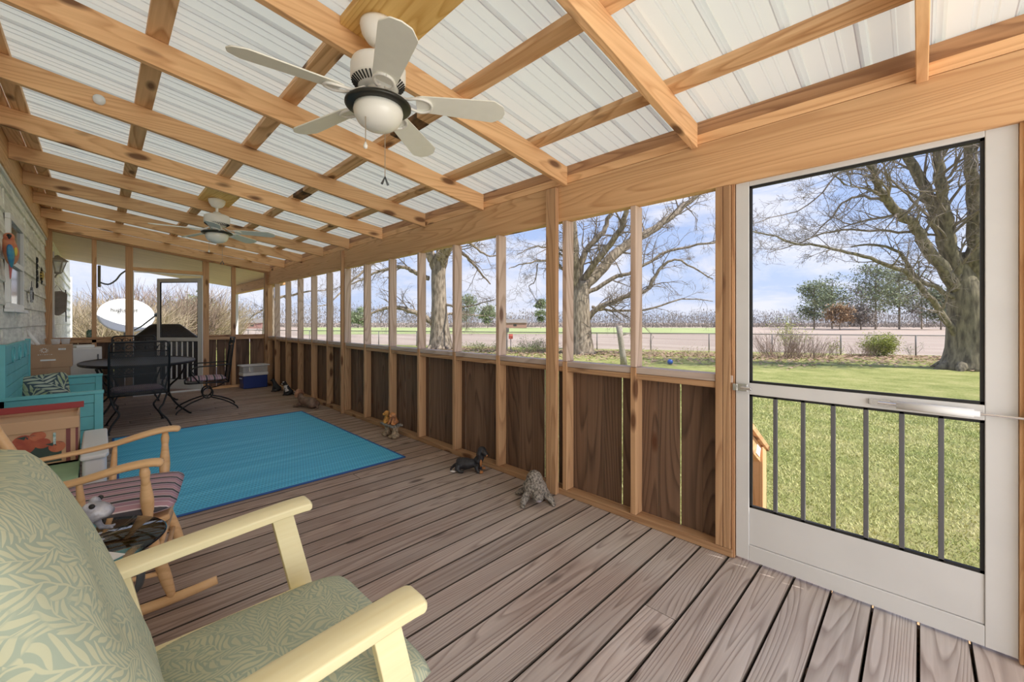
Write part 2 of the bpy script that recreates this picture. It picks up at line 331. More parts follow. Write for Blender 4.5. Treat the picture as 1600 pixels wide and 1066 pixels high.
# vinyl shake siding
m, t, b, o = newmat('siding'); L = t.links.new
c = t.nodes.new('ShaderNodeTexCoord'); mpn = t.nodes.new('ShaderNodeMapping'); mpn.inputs['Scale'].default_value = (30, 5, 34); L(c.outputs['Object'], mpn.inputs[0])
n = t.nodes.new('ShaderNodeTexNoise'); n.inputs['Scale'].default_value = 1.0; n.inputs['Detail'].default_value = 5; L(mpn.outputs[0], n.inputs['Vector'])
n2 = t.nodes.new('ShaderNodeTexNoise'); n2.inputs['Scale'].default_value = 3.0; n2.inputs['Detail'].default_value = 4; L(c.outputs['Object'], n2.inputs['Vector'])
ss = math_(t, 'ADD', math_(t, 'MULTIPLY', n.outputs[0], 0.55), math_(t, 'MULTIPLY', n2.outputs[0], 0.45))
r_ = ramp(t, [(0.38, (0.62, 0.61, 0.55)), (0.58, (0.90, 0.89, 0.81))], ss); L(r_.outputs[0], b.inputs['Base Color']); b.inputs['Roughness'].default_value = 0.6
bn = t.nodes.new('ShaderNodeBump'); bn.inputs['Strength'].default_value = 0.5; bn.inputs['Distance'].default_value = 0.006; L(n.outputs[0], bn.inputs['Height']); L(bn.outputs[0], b.inputs['Normal'])
# lawn
m, t, b, o = newmat('lawn'); L = t.links.new
c = t.nodes.new('ShaderNodeTexCoord')
n = t.nodes.new('ShaderNodeTexNoise'); n.inputs['Scale'].default_value = 1.1; n.inputs['Detail'].default_value = 8; n.inputs['Roughness'].default_value = 0.7; L(c.outputs['Object'], n.inputs['Vector'])
n2 = t.nodes.new('ShaderNodeTexNoise'); n2.inputs['Scale'].default_value = 24; n2.inputs['Detail'].default_value = 6; n2.inputs['Roughness'].default_value = 0.8; L(c.outputs['Object'], n2.inputs['Vector'])
q = math_(t, 'ADD', math_(t, 'MULTIPLY', n.outputs[0], 0.45), math_(t, 'MULTIPLY', n2.outputs[0], 0.55))
r_ = ramp(t, [(0.36, (0.17, 0.21, 0.055)), (0.46, (0.34, 0.37, 0.11)), (0.56, (0.52, 0.50, 0.19)), (0.68, (0.70, 0.60, 0.34))], q); L(r_.outputs[0], b.inputs['Base Color']); b.inputs['Roughness'].default_value = 0.9; b.inputs['Specular IOR Level'].default_value = 0.1
bn = t.nodes.new('ShaderNodeBump'); bn.inputs['Strength'].default_value = 0.9; bn.inputs['Distance'].default_value = 0.06; L(n2.outputs[0], bn.inputs['Height']); L(bn.outputs[0], b.inputs['Normal'])
plain('field', (0.52, 0.42, 0.34), 0.95, col2=(0.40, 0.31, 0.25), scale=0.25, spec=0.1, stretch=(1, 0.2, 1))
plain('green_field', (0.44, 0.48, 0.22), 0.95, col2=(0.36, 0.42, 0.17), scale=0.1, spec=0.1)
plain('grass_blade', (0.66, 0.62, 0.29), 0.8, col2=(0.40, 0.45, 0.14), scale=1.6)
# ---------------------------------------------------------------- mesh helpers
class MB:
    def __init__(s): s.v = []; s.f = []; s.uv = None
    def add(s, vs, fs):
        o = len(s.v); s.v += [tuple(v) for v in vs]; s.f += [tuple(i + o for i in f) for f in fs]; return s
    def box(s, x0, x1, y0, y1, z0, z1, M=None):
        vs = [Vector(p) for p in ((x0, y0, z0), (x1, y0, z0), (x1, y1, z0), (x0, y1, z0), (x0, y0, z1), (x1, y0, z1), (x1, y1, z1), (x0, y1, z1))]
        if M: vs = [M @ v for v in vs]
        return s.add(vs, [(0, 3, 2, 1), (4, 5, 6, 7), (0, 1, 5, 4), (1, 2, 6, 5), (2, 3, 7, 6), (3, 0, 4, 7)])
    def cbox(s, c, size, rot=(0, 0, 0)):
        M = Matrix.Translation(c) @ Euler(rot).to_matrix().to_4x4(); a, b_, d = (q / 2 for q in size)
        return s.box(-a, a, -b_, b_, -d, d, M)
    def prism(s, pts, z0, z1, M=None):
        n = len(pts); vs = [Vector((p[0], p[1], z0)) for p in pts] + [Vector((p[0], p[1], z1)) for p in pts]
        if M: vs = [M @ v for v in vs]
        return s.add(vs, [tuple(range(n))[::-1], tuple(range(n, 2 * n))] + [(i, (i + 1) % n, n + (i + 1) % n, n + i) for i in range(n)])
    def tube(s, pts, rad, n=8, caps=True, flat=None):
        pts = [Vector(p) for p in pts]; m_ = len(pts)
        if not hasattr(rad, '__len__'): rad = [rad] * m_
        up = Vector((0, 0, 1)); vs = []; prev = None
        for i, p in enumerate(pts):
            d = (pts[min(i + 1, m_ - 1)] - pts[max(i - 1, 0)])
            if d.length < 1e-9: d = Vector((0, 0, 1))
            d.normalize()
            if prev is None:
                a = d.cross(up) if abs(d.z) < 0.95 else d.cross(Vector((1, 0, 0)))
            else: a = prev - d * prev.dot(d)
            if a.length < 1e-6: a = d.cross(Vector((0.3, 1, 0.2)))
            a.normalize(); prev = a; b_ = d.cross(a)
            for k in range(n):
                an = 2 * math.pi * k / n; fx, fy = (flat if flat else (1, 1))
                vs.append(p + a * (math.cos(an) * rad[i] * fx) + b_ * (math.sin(an) * rad[i] * fy))
        fs = [(i * n + k, i * n + (k + 1) % n, (i + 1) * n + (k + 1) % n, (i + 1) * n + k) for i in range(m_ - 1) for k in range(n)]
        if caps: fs += [tuple(range(n))[::-1], tuple(range((m_ - 1) * n, m_ * n))]
        return s.add(vs, fs)
    def lathe(s, prof, n=24, M=None, caps=True):
        vs = []
        for r, z in prof:
            for k in range(n):
                a = 2 * math.pi * k / n; v = Vector((r * math.cos(a), r * math.sin(a), z)); vs.append(M @ v if M else v)
        m_ = len(prof)
        fs = [(i * n + k, i * n + (k + 1) % n, (i + 1) * n + (k + 1) % n, (i + 1) * n + k) for i in range(m_ - 1) for k in range(n)]
        if caps:
            if prof[0][0] > 1e-6: fs.append(tuple(range(n))[::-1])
            if prof[-1][0] > 1e-6: fs.append(tuple(range((m_ - 1) * n, m_ * n)))
        return s.add(vs, fs)
    def ell(s, c, r, n=14, m_=8, rot=(0, 0, 0)):
        M = Matrix.Translation(c) @ Euler(rot).to_matrix().to_4x4() @ Matrix.Diagonal((*r, 1))
        return s.lathe([(math.sin(math.pi * i / m_) * 1.0 + (0 if 0 < i < m_ else 1e-5), -math.cos(math.pi * i / m_)) for i in range(m_ + 1)], n, M, caps=False)
    def build(s, name, material, parent=None, bevel=0.0, smooth=False, weld=False, seg=2, loc=None, **props):
        me = bpy.data.meshes.new(name); me.from_pydata(s.v, [], s.f); me.update()
        if s.uv is not None:
            ul = me.uv_layers.new(name='uv')
            for li, lp in enumerate(me.loops): ul.data[li].uv = s.uv[lp.vertex_index]
        if weld:
            bm = bmesh.new(); bm.from_mesh(me); bmesh.ops.remove_doubles(bm, verts=bm.verts, dist=1e-4); bmesh.ops.recalc_face_normals(bm, faces=bm.faces); bm.to_mesh(me); bm.free()
        for m1 in (material if isinstance(material, (list, tuple)) else [material]): me.materials.append(mat(m1))
        if smooth:
            me.polygons.foreach_set('use_smooth', [True] * len(me.polygons))
        o = bpy.data.objects.new(name, me); COL.objects.link(o)
        if parent is not None: o.parent = parent
        if loc is not None: o.location = loc
        if bevel:
            bv = o.modifiers.new('bevel', 'BEVEL'); bv.width = bevel; bv.segments = seg; bv.limit_method = 'ANGLE'; bv.harden_normals = True
            for p in me.polygons: p.use_smooth = True
        for k, v in props.items(): o[k] = v
        return o
def organic(name, parts_fn, material, parent=None, voxel=0.01, smooth=4, **props):
    """Overlapping blobs and limbs melted into one continuous skin."""
    b_ = MB(); parts_fn(b_)
    o = b_.build(name, material, parent, smooth=True, **props)
    rm = o.modifiers.new('remesh', 'REMESH'); rm.mode = 'VOXEL'; rm.voxel_size = voxel; rm.use_smooth_shade = True
    sm = o.modifiers.new('smooth', 'SMOOTH'); sm.iterations = smooth; sm.factor = 0.5
    return o
def empty(name, loc=(0, 0, 0), rz=0.0, label=None, cat=None, group=None, kind=None, scale=1.0):
    o = bpy.data.objects.new(name, None); COL.objects.link(o); o.location = loc; o.rotation_euler = (0, 0, rz); o.scale = (scale,) * 3
    return tag(o, label, cat, group, kind)
def tag(o, label=None, cat=None, group=None, kind=None):
    if label: o['label'] = label
    if cat: o['category'] = cat
    if group: o['group'] = group
    if kind: o['kind'] = kind
    return o
def bez(p0, p1, p2, n=8):
    p0, p1, p2 = Vector(p0), Vector(p1), Vector(p2)
    return [p0 * (1 - t) ** 2 + p1 * 2 * t * (1 - t) + p2 * t * t for t in [i / n for i in range(n + 1)]]
def smoothline(pts, n=5):
    pts = [Vector(p) for p in pts]; out = []
    for i in range(len(pts) - 1):
        a, b_, c_, d = pts[max(i - 1, 0)], pts[i], pts[i + 1], pts[min(i + 2, len(pts) - 1)]
        for k in range(n):
            t_ = k / n; out.append(0.5 * ((2 * b_) + (c_ - a) * t_ + (2 * a - 5 * b_ + 4 * c_ - d) * t_ ** 2 + (-a + 3 * b_ - 3 * c_ + d) * t_ ** 3))
    out.append(pts[-1]); return out
def lerp(a, b_, t_): return a + (b_ - a) * t_
def cushion(name, sx, sy, th, material, parent, nx=18, ny=18, corner=0.06, sag=0.0, uvs=1.0, M=None, wr=0.0, seed=1):
    """A stuffed cushion: pillow-section slab with pinched rounded border and soft creases."""
    b_ = MB(); uv = []; random.seed(seed)
    def shape(u, v, s):
        x, y = (u - .5), (v - .5)
        e = min(1.0, (1 - abs(2 * x) ** 3.2)) * min(1.0, (1 - abs(2 * y) ** 3.2)); e = max(e, 0) ** 0.42
        px, py = x * sx, y * sy
        # rounded plan
        k = max(0, abs(2 * x) - .75) / .25 * max(0, abs(2 * y) - .75) / .25
        px *= 1 - corner * k; py *= 1 - corner * k
        z = s * th / 2 * e + (noise.noise(Vector((px * 6 + seed, py * 6, s))) * wr * e)
        return Vector((px, py, z - sag * (1 - (2 * x) ** 2) * (1 - (2 * y) ** 2)))
    for s in (1, -1):
        o = len(b_.v)
        for j in range(ny + 1):
            for i in range(nx + 1):
                p = shape(i / nx, j / ny, s); b_.v.append(tuple(M @ p if M else p)); uv.append((i / nx * sx * uvs, j / ny * sy * uvs))
        for j in range(ny):
            for i in range(nx):
                q = (o + j * (nx + 1) + i, o + j * (nx + 1) + i + 1, o + (j + 1) * (nx + 1) + i + 1, o + (j + 1) * (nx + 1) + i)
                b_.f.append(q if s > 0 else q[::-1])
    b_.uv = uv
    ob = b_.build(name, material, parent, smooth=True)
    me = ob.data; bm = bmesh.new(); bm.from_mesh(me); bmesh.ops.remove_doubles(bm, verts=bm.verts, dist=5e-4); bm.to_mesh(me); bm.free()
    return ob
# ================================================================ SETTING
XW, YE, XL = 2.45, 9.64, -0.60           # screen wall face, far end wall, house wall
GZ = -0.60                               # ground below the deck
SL = 0.138
def zr(x): return 2.31 + SL * (XW - x)   # underside of rafters
def skew(mb, x0, x1, y0, y1, f0, h):
    """board that follows the roof slope; f0(x) = its underside"""
    vs = [(x0, y0, f0(x0)), (x1, y0, f0(x1)), (x1, y1, f0(x1)), (x0, y1, f0(x0)), (x0, y0, f0(x0) + h), (x1, y0, f0(x1) + h), (x1, y1, f0(x1) + h), (x0, y1, f0(x0) + h)]
    return mb.add(vs, [(0, 3, 2, 1), (4, 5, 6, 7), (0, 1, 5, 4), (1, 2, 6, 5), (2, 3, 7, 6), (3, 0, 4, 7)])
# floor: deck boards run across the porch
fl = MB(); random.seed(3)
y = 0.008 - 0.1492 * 19
while y < 14.4:
    x1 = 2.545 if y < 9.7 else 2.9
    dx = random.uniform(-.004, .004)
    if y > 9.7 or random.random() < .7: fl.box(XL, x1, y, y + 0.1412, -0.03, random.uniform(-.0015, .0))
    else:
        xm = random.uniform(0.2, 2.0); fl.box(XL, xm - .002, y, y + 0.1412, -0.03, 0); fl.box(xm + .002, x1, y, y + 0.1412, -0.03, -0.001)
    y += 0.1492
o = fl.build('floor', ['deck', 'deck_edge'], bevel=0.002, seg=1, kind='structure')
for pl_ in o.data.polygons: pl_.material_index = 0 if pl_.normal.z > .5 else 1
fj = MB()
for x in (-0.5, 0.3, 1.1, 1.9): fj.box(x - .02, x + .02, -2.8, 14.4, -0.22, -0.031)
fj.build('floor_joist', 'pine_old_y', o)
MB().box(2.50, 2.535, -2.8, 9.7, -.24, -.031).build('rim_joist', 'pine_old_y', o)
MB().box(XL, 2.58, -2.8, 14.4, -0.30, -0.245).build('gap_shade_sheet', 'black', o)  # added black sheet standing in for the dark under the board gaps
# ---- ceiling
ceil = empty('ceiling', kind='structure')
ry = [0.012 + 0.94 * k for k in range(-2, 11)]
for i, yy in enumerate(ry):
    if yy > 9.5: continue
    m_ = MB(); skew(m_, XL + .042, XW + 0.0, yy - .038, yy, zr, .141)
    m_.build('rafter', 'pine_x', ceil, bevel=0.004)
m_ = MB(); skew(m_, XL + .042, XW, YE - .03, YE + .06, zr, .141); m_.build('rafter', 'pine_old_x', ceil, bevel=0.004)
m_ = MB(); skew(m_, XL + .042, XW, YE - .24, YE - .202, zr, .141); m_.build('rafter', 'pine_x', ceil, bevel=0.004)
zp = lambda x: zr(x) + .142
for xc in (2.092, 1.465, 0.84, 0.213, -0.41, -0.51):
    m_ = MB(); skew(m_, xc - .0445, xc + .0445, -2.8, YE + .1, zp, .037); m_.build('purlin', 'pine_purlin', ceil, bevel=0.003)
for (y0_, y1_) in ((2.26, 2.60), (4.33, 4.62)):
    m_ = MB(); skew(m_, 1.465 - .0465, 1.465 + .0465, y0_, y1_, lambda x: zp(x) - .002, .038); m_.build('charred_patch', 'charred', ceil, bevel=.003)
m_ = MB(); skew(m_, 2.495, 2.535, -2.8, YE + .1, lambda x: 2.387, .092); m_.build('fascia_board', 'pine_old_y', ceil)
# ribbed sheet
prof = []
y = -2.85
while y < YE + 0.5:
    for dy, dz in ((0.0, 0), (0.030, 0), (0.040, .018), (0.060, .018), (0.070, 0), (0.118, 0), (0.122, .004), (0.132, .004), (0.136, 0), (0.172, 0), (0.176, .004), (0.186, .004), (0.190, 0)): prof.append((y + dy, dz))
    y += 0.2286
zs = lambda x: zr(x) + .181
ms = MB(); xs = [-0.62, 0.2, 1.0, 1.8, 2.86]
for x in xs:
    for (yy, dz) in prof: ms.v.append((x, yy, zs(x) + dz))
n_ = len(prof)
for i in range(len(xs) - 1):
    for j in range(n_ - 1): ms.f.append((i * n_ + j, i * n_ + j + 1, (i + 1) * n_ + j + 1, (i + 1) * n_ + j))
ms.build('roof_sheet', 'roof_sheet', ceil)
# boards that carry the fans, and a small white cap on one rafter
for i, (ya, yb) in enumerate(((0.952, 1.854), (4.712, 5.614))):
    m_ = MB(); skew(m_, 0.765, 1.045, ya, yb, lambda x: zr(x) + .100, .038); m_.build('fan_board', 'pine_board', ceil, bevel=0.003)
MB().lathe([(0.0, -.012), (.028, -.012), (.03, 0), (.03, .02), (0, .02)], 16, Matrix.Translation((-.0, 3.73, 2.72)) @ Matrix.Rotation(R(90), 4, 'X')).build('junction_cap', 'white_plastic', ceil, smooth=True)
# ---- house wall
wl = empty('wall_left', kind='structure')
pr = []
z = GZ
while z < 2.55:
    pr += [(XL + .018, z), (XL + .018, z + .012), (XL + .002, z + .198)]; z += 0.205
zt = 2.575
sd = MB(); ys = [-2.8, 17.5]
for yy in ys:
    for (x, z) in pr + [(XL, zt)]: sd.v.append((x, yy, z))
k = len(pr) + 1
for j in range(k - 1): sd.f.append((j, j + 1, k + j + 1, k + j))
sd.build('siding', 'siding', wl)
random.seed(9); sm = MB()
for r_i in range(16):
    z = GZ + .205 * r_i; y = -2.8 + random.random()
    while y < 9.5:
        sm.cbox((XL + .011, y, z + .10), (.012, .006, .185)); y += random.uniform(.9, 1.5)
sm.build('siding_joint', 'siding', wl)
MB().box(XL - .15, XL - .001, -2.8, 17.5, GZ, 3.1).build('wall_core', 'siding', wl)
MB().box(XL, XL + .03, -2.8, YE, 2.572, 2.60).build('trim_strip', 'white_paint', wl)
MB().box(XL, XL + .042, -2.8, YE + .06, 2.60, 2.90).build('ledger_board', 'pine_y', wl, bevel=.003)
MB().box(XL - .01, XL + .05, 17.4, 17.5, GZ, 2.6).build('corner_trim', 'white_paint', wl)
# window in the house wall
w1 = empty('window_1', kind='structure')
wf = MB(); ya, yb, za, zb = 5.73, 6.68, 1.42, 2.27
for a in ((ya, ya + .06, za + .051, zb - .051), (yb - .06, yb, za + .051, zb - .051), (ya, yb, za, za + .05), (ya, yb, zb - .05, zb), (ya + .061, yb - .061, 1.82, 1.87)): wf.box(XL + .01, XL + .045, a[0], a[1], a[2], a[3])
wf.box(XL + .01, XL + .07, ya - .03, yb + .03, za - .031, za - .001)
wf.build('window_frame', 'white_paint', w1, bevel=.004)
MB().box(XL + .005, XL + .022, ya + .05, yb - .05, za + .05, 1.825).build('pane', 'dark_window', w1)
MB().box(XL + .005, XL + .022, ya + .05, yb - .05, 1.865, zb - .05).build('pane', 'dark_window', w1)
# ---- screen wall on the right
wr_ = empty('wall_right', kind='structure')
SO = XW + .09                            # outside face of studs
def seg(name, x0, x1, y0, y1, z0, z1, mt, par=wr_, bev=.003): return MB().box(x0, x1, y0, y1, z0, z1).build(name, mt, par, bevel=bev)
studs = [9.06, 8.39, 7.73, 7.08, 6.435, 5.80, 5.185, 4.526, 3.893, 3.259, 2.632, 1.90, 1.342]
DY1, DY0 = 0.722, -0.268                 # door edges
for (a, b_) in ((DY1 + .008, YE), (-2.8, DY0 - .05)):
    seg('bottom_plate', XW, SO, a, b_, 0.001, .045, 'wall_pine_y')
    seg('sill_rail', XW + .009, SO, a, b_, .926, .962, 'wall_pine_y'); seg('sill_cap', XW + .006, SO + .01, a, b_, .964, 1.004, 'sill_grey')
seg('header_beam', XW, SO - .02, -2.8, YE, 2.056, 2.327, 'pine_y')
seg('top_plate', XW, SO - .001, -2.8, YE, 2.329, 2.386, 'pine_y')
st = studs + [-.96, -1.60, -2.2]
for yy in st:
    seg('stud', XW - .002, SO - .002, yy - .038, yy, .046, 1.003, 'wall_pine_z'); seg('stud', XW - .002, SO - .002, yy - .038, yy, 1.0055, 2.055, 'pine_outside')
def post(y0, y1, z1=2.31, x0=XW - .04, x1=XW - .001): seg('post', x0, x1, y0, y1, 0.001, z1, 'wall_pine_z')
post(1.935, 2.030); post(5.79, 5.83)
seg('post', XW + .001, SO, YE - .10, YE, .046, 2.056, 'wall_pine_z'); seg('post', XW - .045, XW - .001, YE - .09, YE - .01, 0.001, 2.31, 'wall_pine_z')
seg('post', XW - .002, SO, .780, .818, .046, 2.055, 'wall_pine_z'); seg('post', XW - .002, SO, .740, .778, .046, 2.055, 'wall_pine_z')
seg('door_jamb', XW + .012, SO + .02, .722, .738, .0, 2.10, 'pine_old_z')
seg('post', XW - .01, SO, -.36, -.282, .0, 2.055, 'wall_pine_z'); seg('door_jamb', XW + .01, SO + .02, -.281, -.269, .0, 2.10, 'pine_z')
# lower boards in each bay, one panel per bay, thin light gaps between boards
edges = [YE] + studs + [.80]
random.seed(5)
def boards(name, y0, y1, axis, at, z0, z1, par):
    m_ = MB(); a = y0
    while a < y1 - .01:
        w = min(random.choice((.138, .14, .142)), y1 - a); 
        if y1 - (a + w) < .03: w = y1 - a
        g = random.choice((.0, .001, .004, .010, .011)); t0 = random.uniform(0, .003)
        if axis == 'y': m_.box(at + t0, at + .010 + t0, a, a + w - g - .0005, z0, z1)
        else: m_.box(a, a + w - g - .0005, at + t0, at + .010 + t0, z0, z1)
        a += w
    return m_.build(name, 'fence_board', par)
for i in range(len(edges) - 1): boards('board_panel', edges[i + 1] - .02, edges[i] - .02, 'y', SO + .001, -.25, .95, wr_)
boards('board_panel', -2.8, -.33, 'y', SO + .001, -.25, .95, wr_)
wn_ = 1
for i in range(len(edges) - 1):
    wn_ += 1
    MB().box(SO - .004, SO - .003, edges[i + 1] + .0, edges[i] - .038, 1.005, 2.055).build('window_%d' % wn_, 'screen', kind='structure')
# ---- far end wall
wb = empty('wall_back', kind='structure')
for (a, b_) in ((-.6, -.52), (-.087, -.03), (.318, .412), (1.388, 1.482), (1.850, 1.915)):
    seg('stud', a, b_, YE, YE + .088, .046, zr(b_) + .01, 'wall_pine_z', wb)
for (a, b_) in ((-.52, .318), (1.482, XW)):
    seg('sill_rail', a, b_, YE, YE + .088, .955, 1.01, 'wall_pine_x', wb); seg('sill_cap', a, b_, YE - .005, YE + .1, 1.012, 1.045, 'pine_old_x', wb)
    seg('bottom_plate', a, b_, YE, YE + .088, .001, .045, 'pine_x', wb)
    boards('board_panel', a, b_, 'x', YE + .09, -.25, .97, wb)
seg('lintel', .412, 1.388, YE + .01, YE + .07, 2.19, 2.25, 'pine_x', wb)
for j, (a, b_) in enumerate(((-.52, -.087), (-.03, .318), (1.482, 1.85), (1.915, XW))):
    m_ = MB(); z1a, z1b = zr(a), zr(b_); yy = YE + .084
    m_.add([(a, yy, 1.045), (b_, yy, 1.045), (b_, yy, z1b), (a, yy, z1a)], [(0, 1, 2, 3)]); wn_ += 1
    m_.build('window_%d' % wn_, 'screen', kind='structure')
seg('bottom_step', .412, 1.388, YE + .0, YE + .12, .001, .022, 'white_paint', wb)
# near end of the porch (behind the camera): low open frame
wf_ = empty('wall_front', kind='structure')
for a in (-.6, .9, XW - .09): seg('post', a, a + .09, -2.79, -2.70, 0.001, zr(a + .09), 'pine_z', wf_)
seg('sill_rail', -.51, .9, -2.79, -2.70, .93, 1.0, 'pine_x', wf_); seg('sill_rail', .99, XW - .09, -2.79, -2.70, .93, 1.0, 'pine_x', wf_)
# ---- cover roof over the open deck beyond the end wall
cv = empty('roof_beyond', kind='structure')
m_ = MB(); skew(m_, XL, 3.0, YE + .12, 14.3, lambda x: zr(x) + .05, .03); m_.build('cover_sheet', 'cover_sheet' if 'cover_sheet' in MATS else 'cardboard', cv)
m_ = MB(); m_.box(2.72, 2.86, YE + .12, 14.2, 2.10, 2.32); m_.build('edge_beam', 'pine_y', cv, bevel=.004)
m_ = MB(); m_.box(2.74, 2.84, 14.0, 14.1, GZ, 2.10); m_.build('post', 'white_paint', cv)
# ---- screen doors
def screen_door(name, w, h, stile0, stile1, loc, rz, bar_n, closer=True, mats=('door_white', 'door_bar'), zr_=(0.013, .297, .909, .970, 2.032)):
    d = empty(name, loc, rz, kind='structure'); z0, zk, zm0, zm1, zt_ = zr_
    f = MB(); T = .034
    f.box(0, stile0, -T / 2, T / 2, z0, h); f.box(w - stile1, w, -T / 2, T / 2, z0, h)
    f.box(stile0, w - stile1, -T / 2, T / 2, zt_, h); f.box(stile0, w - stile1, -T / 2, T / 2, zm0, zm1)
    f.build('door_frame', mats[0], d, bevel=.003)
    f = MB(); f.box(stile0, w - stile1, -T / 2 + .006, T / 2 - .006, z0 + .085, zk); f.box(stile0, w - stile1, -T / 2 + .001, T / 2 - .001, z0, z0 + .083)
    f.build('kick_panel', mats[0], d, bevel=.003)
    g = MB()
    for (za_, zb_) in ((zk, zm0), (zm1, zt_)):
        for q in ((stile0, stile0 + .012, za_, zb_), (w - stile1 - .012, w - stile1, za_, zb_), (stile0, w - stile1, za_, za_ + .012), (stile0, w - stile1, zb_ - .012, zb_)):
            g.box(q[0], q[1], -T / 2 + .008, T / 2 - .008, q[2], q[3])
    g.build('gasket', 'gasket', d)
    span = w - stile0 - stile1
    for i in range(bar_n):
        x = stile0 + span * (i + 1) / (bar_n + 1); MB().box(x - .009, x + .009, -.009, .009, zk + .002, zm0 - .002).build('bar', mats[1], d, bevel=.002)
    s = MB(); s.add([(stile0, -.004, zk), (w - stile1, -.004, zk), (w - stile1, -.004, zm0), (stile0, -.004, zm0)], [(0, 1, 2, 3)]); s.add([(stile0, -.004, zm1), (w - stile1, -.004, zm1), (w - stile1, -.004, zt_), (stile0, -.004, zt_)], [(0, 1, 2, 3)])
    s.build('screen_panel', 'screen', d)
    return d
d1 = screen_door('door_1', .986, 2.088, .085, .065, (XW + .036, DY0, 0), R(90), 6)
# in door-local space +y points into the room after the turn
c = MB(); c.tube([(.10, .045, .937), (.115, .045, .937), (.116, .045, .937), (.34, .045, .939)], [.012, .012, .017, .017], 14); cl = c.build('door_closer', 'white_plastic', d1, smooth=True)
c = MB(); c.tube([(-.02, .045, .937), (.10, .045, .937)], .005, 8); c.box(-.022, -.014, .02, .055, .915, .96); c.tube([(.34, .045, .939), (.40, .045, .94)], .006, 8); c.box(.36, .43, .018, .030, .928, .952); c.build('closer_rod', 'chrome', d1)
c = MB(); c.box(.925, .975, .017, .035, .925, .965); c.tube([(.95, .03, .945), (.95, .05, .945), (.90, .055, .943)], .008, 8); c.box(.973, .995, .018, .04, .925, .962); c.build('door_handle', 'chrome', d1, bevel=.002)
d2 = screen_door('door_2', .92, 2.13, .08, .06, (1.384, YE + .05, 0.0), R(180 - 50), 6, zr_=(.02, .20, .93, 1.0, 2.06), mats=('door_white', 'door_white'))
c = MB(); c.tube([(.05, -.05, .965), (.34, -.05, .967)], .012, 10); c.build('door_closer', 'white_plastic', d2, smooth=True)
trim = MB(); trim.box(1.375, 1.388, YE + .0, YE + .09, .02, 2.18); trim.box(.412, .425, YE, YE + .09, .02, 2.18); trim.box(.425, 1.375, YE + .01, YE + .09, 2.165, 2.18)
trim.build('trim_1', 'white_paint', kind='structure')
# ---- ground
def poly(name, pts, z, mt, kind='structure'):
    return MB().add([(p[0], p[1], z) for p in pts], [tuple(range(len(pts)))]).build(name, mt, kind=kind)
def fence_x(y): return 31.3 - .516 * (y - .5)
poly('ground', [(-60, -60), (fence_x(-60) + 1.5, -60), (fence_x(90) + 1.5, 90), (-60, 90)], GZ, 'lawn')
MB().box(-300, 700, -300, 700, GZ - .35, GZ - .05).build('field', 'field', kind='structure')
def pd(px, d, z=0.0):
    a = (.7094 + (px - 800) / 641 * .7048, .7048 - (px - 800) / 641 * .7094); return Vector((a[0] * d, a[1] * d, z))
gp = [pd(470, 62), pd(700, 66), pd(1160, 66), pd(1160, 130), pd(800, 135), pd(470, 140)]
poly('field_strip', [(p.x, p.y) for p in gp], GZ - .03, 'green_field')
# sandy lane and litter strip along the fence
lt = MB(); random.seed(8)
for i in range(11000):
    yy = random.uniform(-7, 24); x = fence_x(yy) - random.uniform(.2, 9) * random.random() ** .7 - (3 if yy > 3 else 0) * random.random(); z = GZ + random.uniform(.01, .06); a = random.uniform(0, 6.3); s = random.uniform(.05, .12)
    lt.add([(x + s * math.cos(a), yy + s * math.sin(a), z), (x + s * math.cos(a + 2), yy + s * math.sin(a + 2), z + .03), (x + s * math.cos(a + 4), yy + s * math.sin(a + 4), z + random.uniform(0, .05))], [(0, 1, 2)])
tag(lt.build('leaf_litter', 'leaf_litter'), 'dry brown leaves scattered on the lawn along the fence', 'leaves', kind='stuff')
gb = MB(); random.seed(4)
for i in range(150000):
    x = 2.75 + 10 * random.random() ** 1.4; yy = random.uniform(-5, 6) ; a = random.uniform(0, 6.3); h_ = random.uniform(.018, .045); w = .0025 + .0005 * x
    lx, ly = random.uniform(-.03, .03), random.uniform(-.03, .03)
    gb.v += [(x - w * math.cos(a), yy - w * math.sin(a), GZ), (x + w * math.cos(a), yy + w * math.sin(a), GZ), (x + lx, yy + ly, GZ + h_)]; k = 3 * i; gb.f.append((k, k + 1, k + 2))
tag(gb.build('lawn_grass', 'grass_blade'), 'short green and straw coloured grass outside the white screen door', 'grass', kind='stuff')
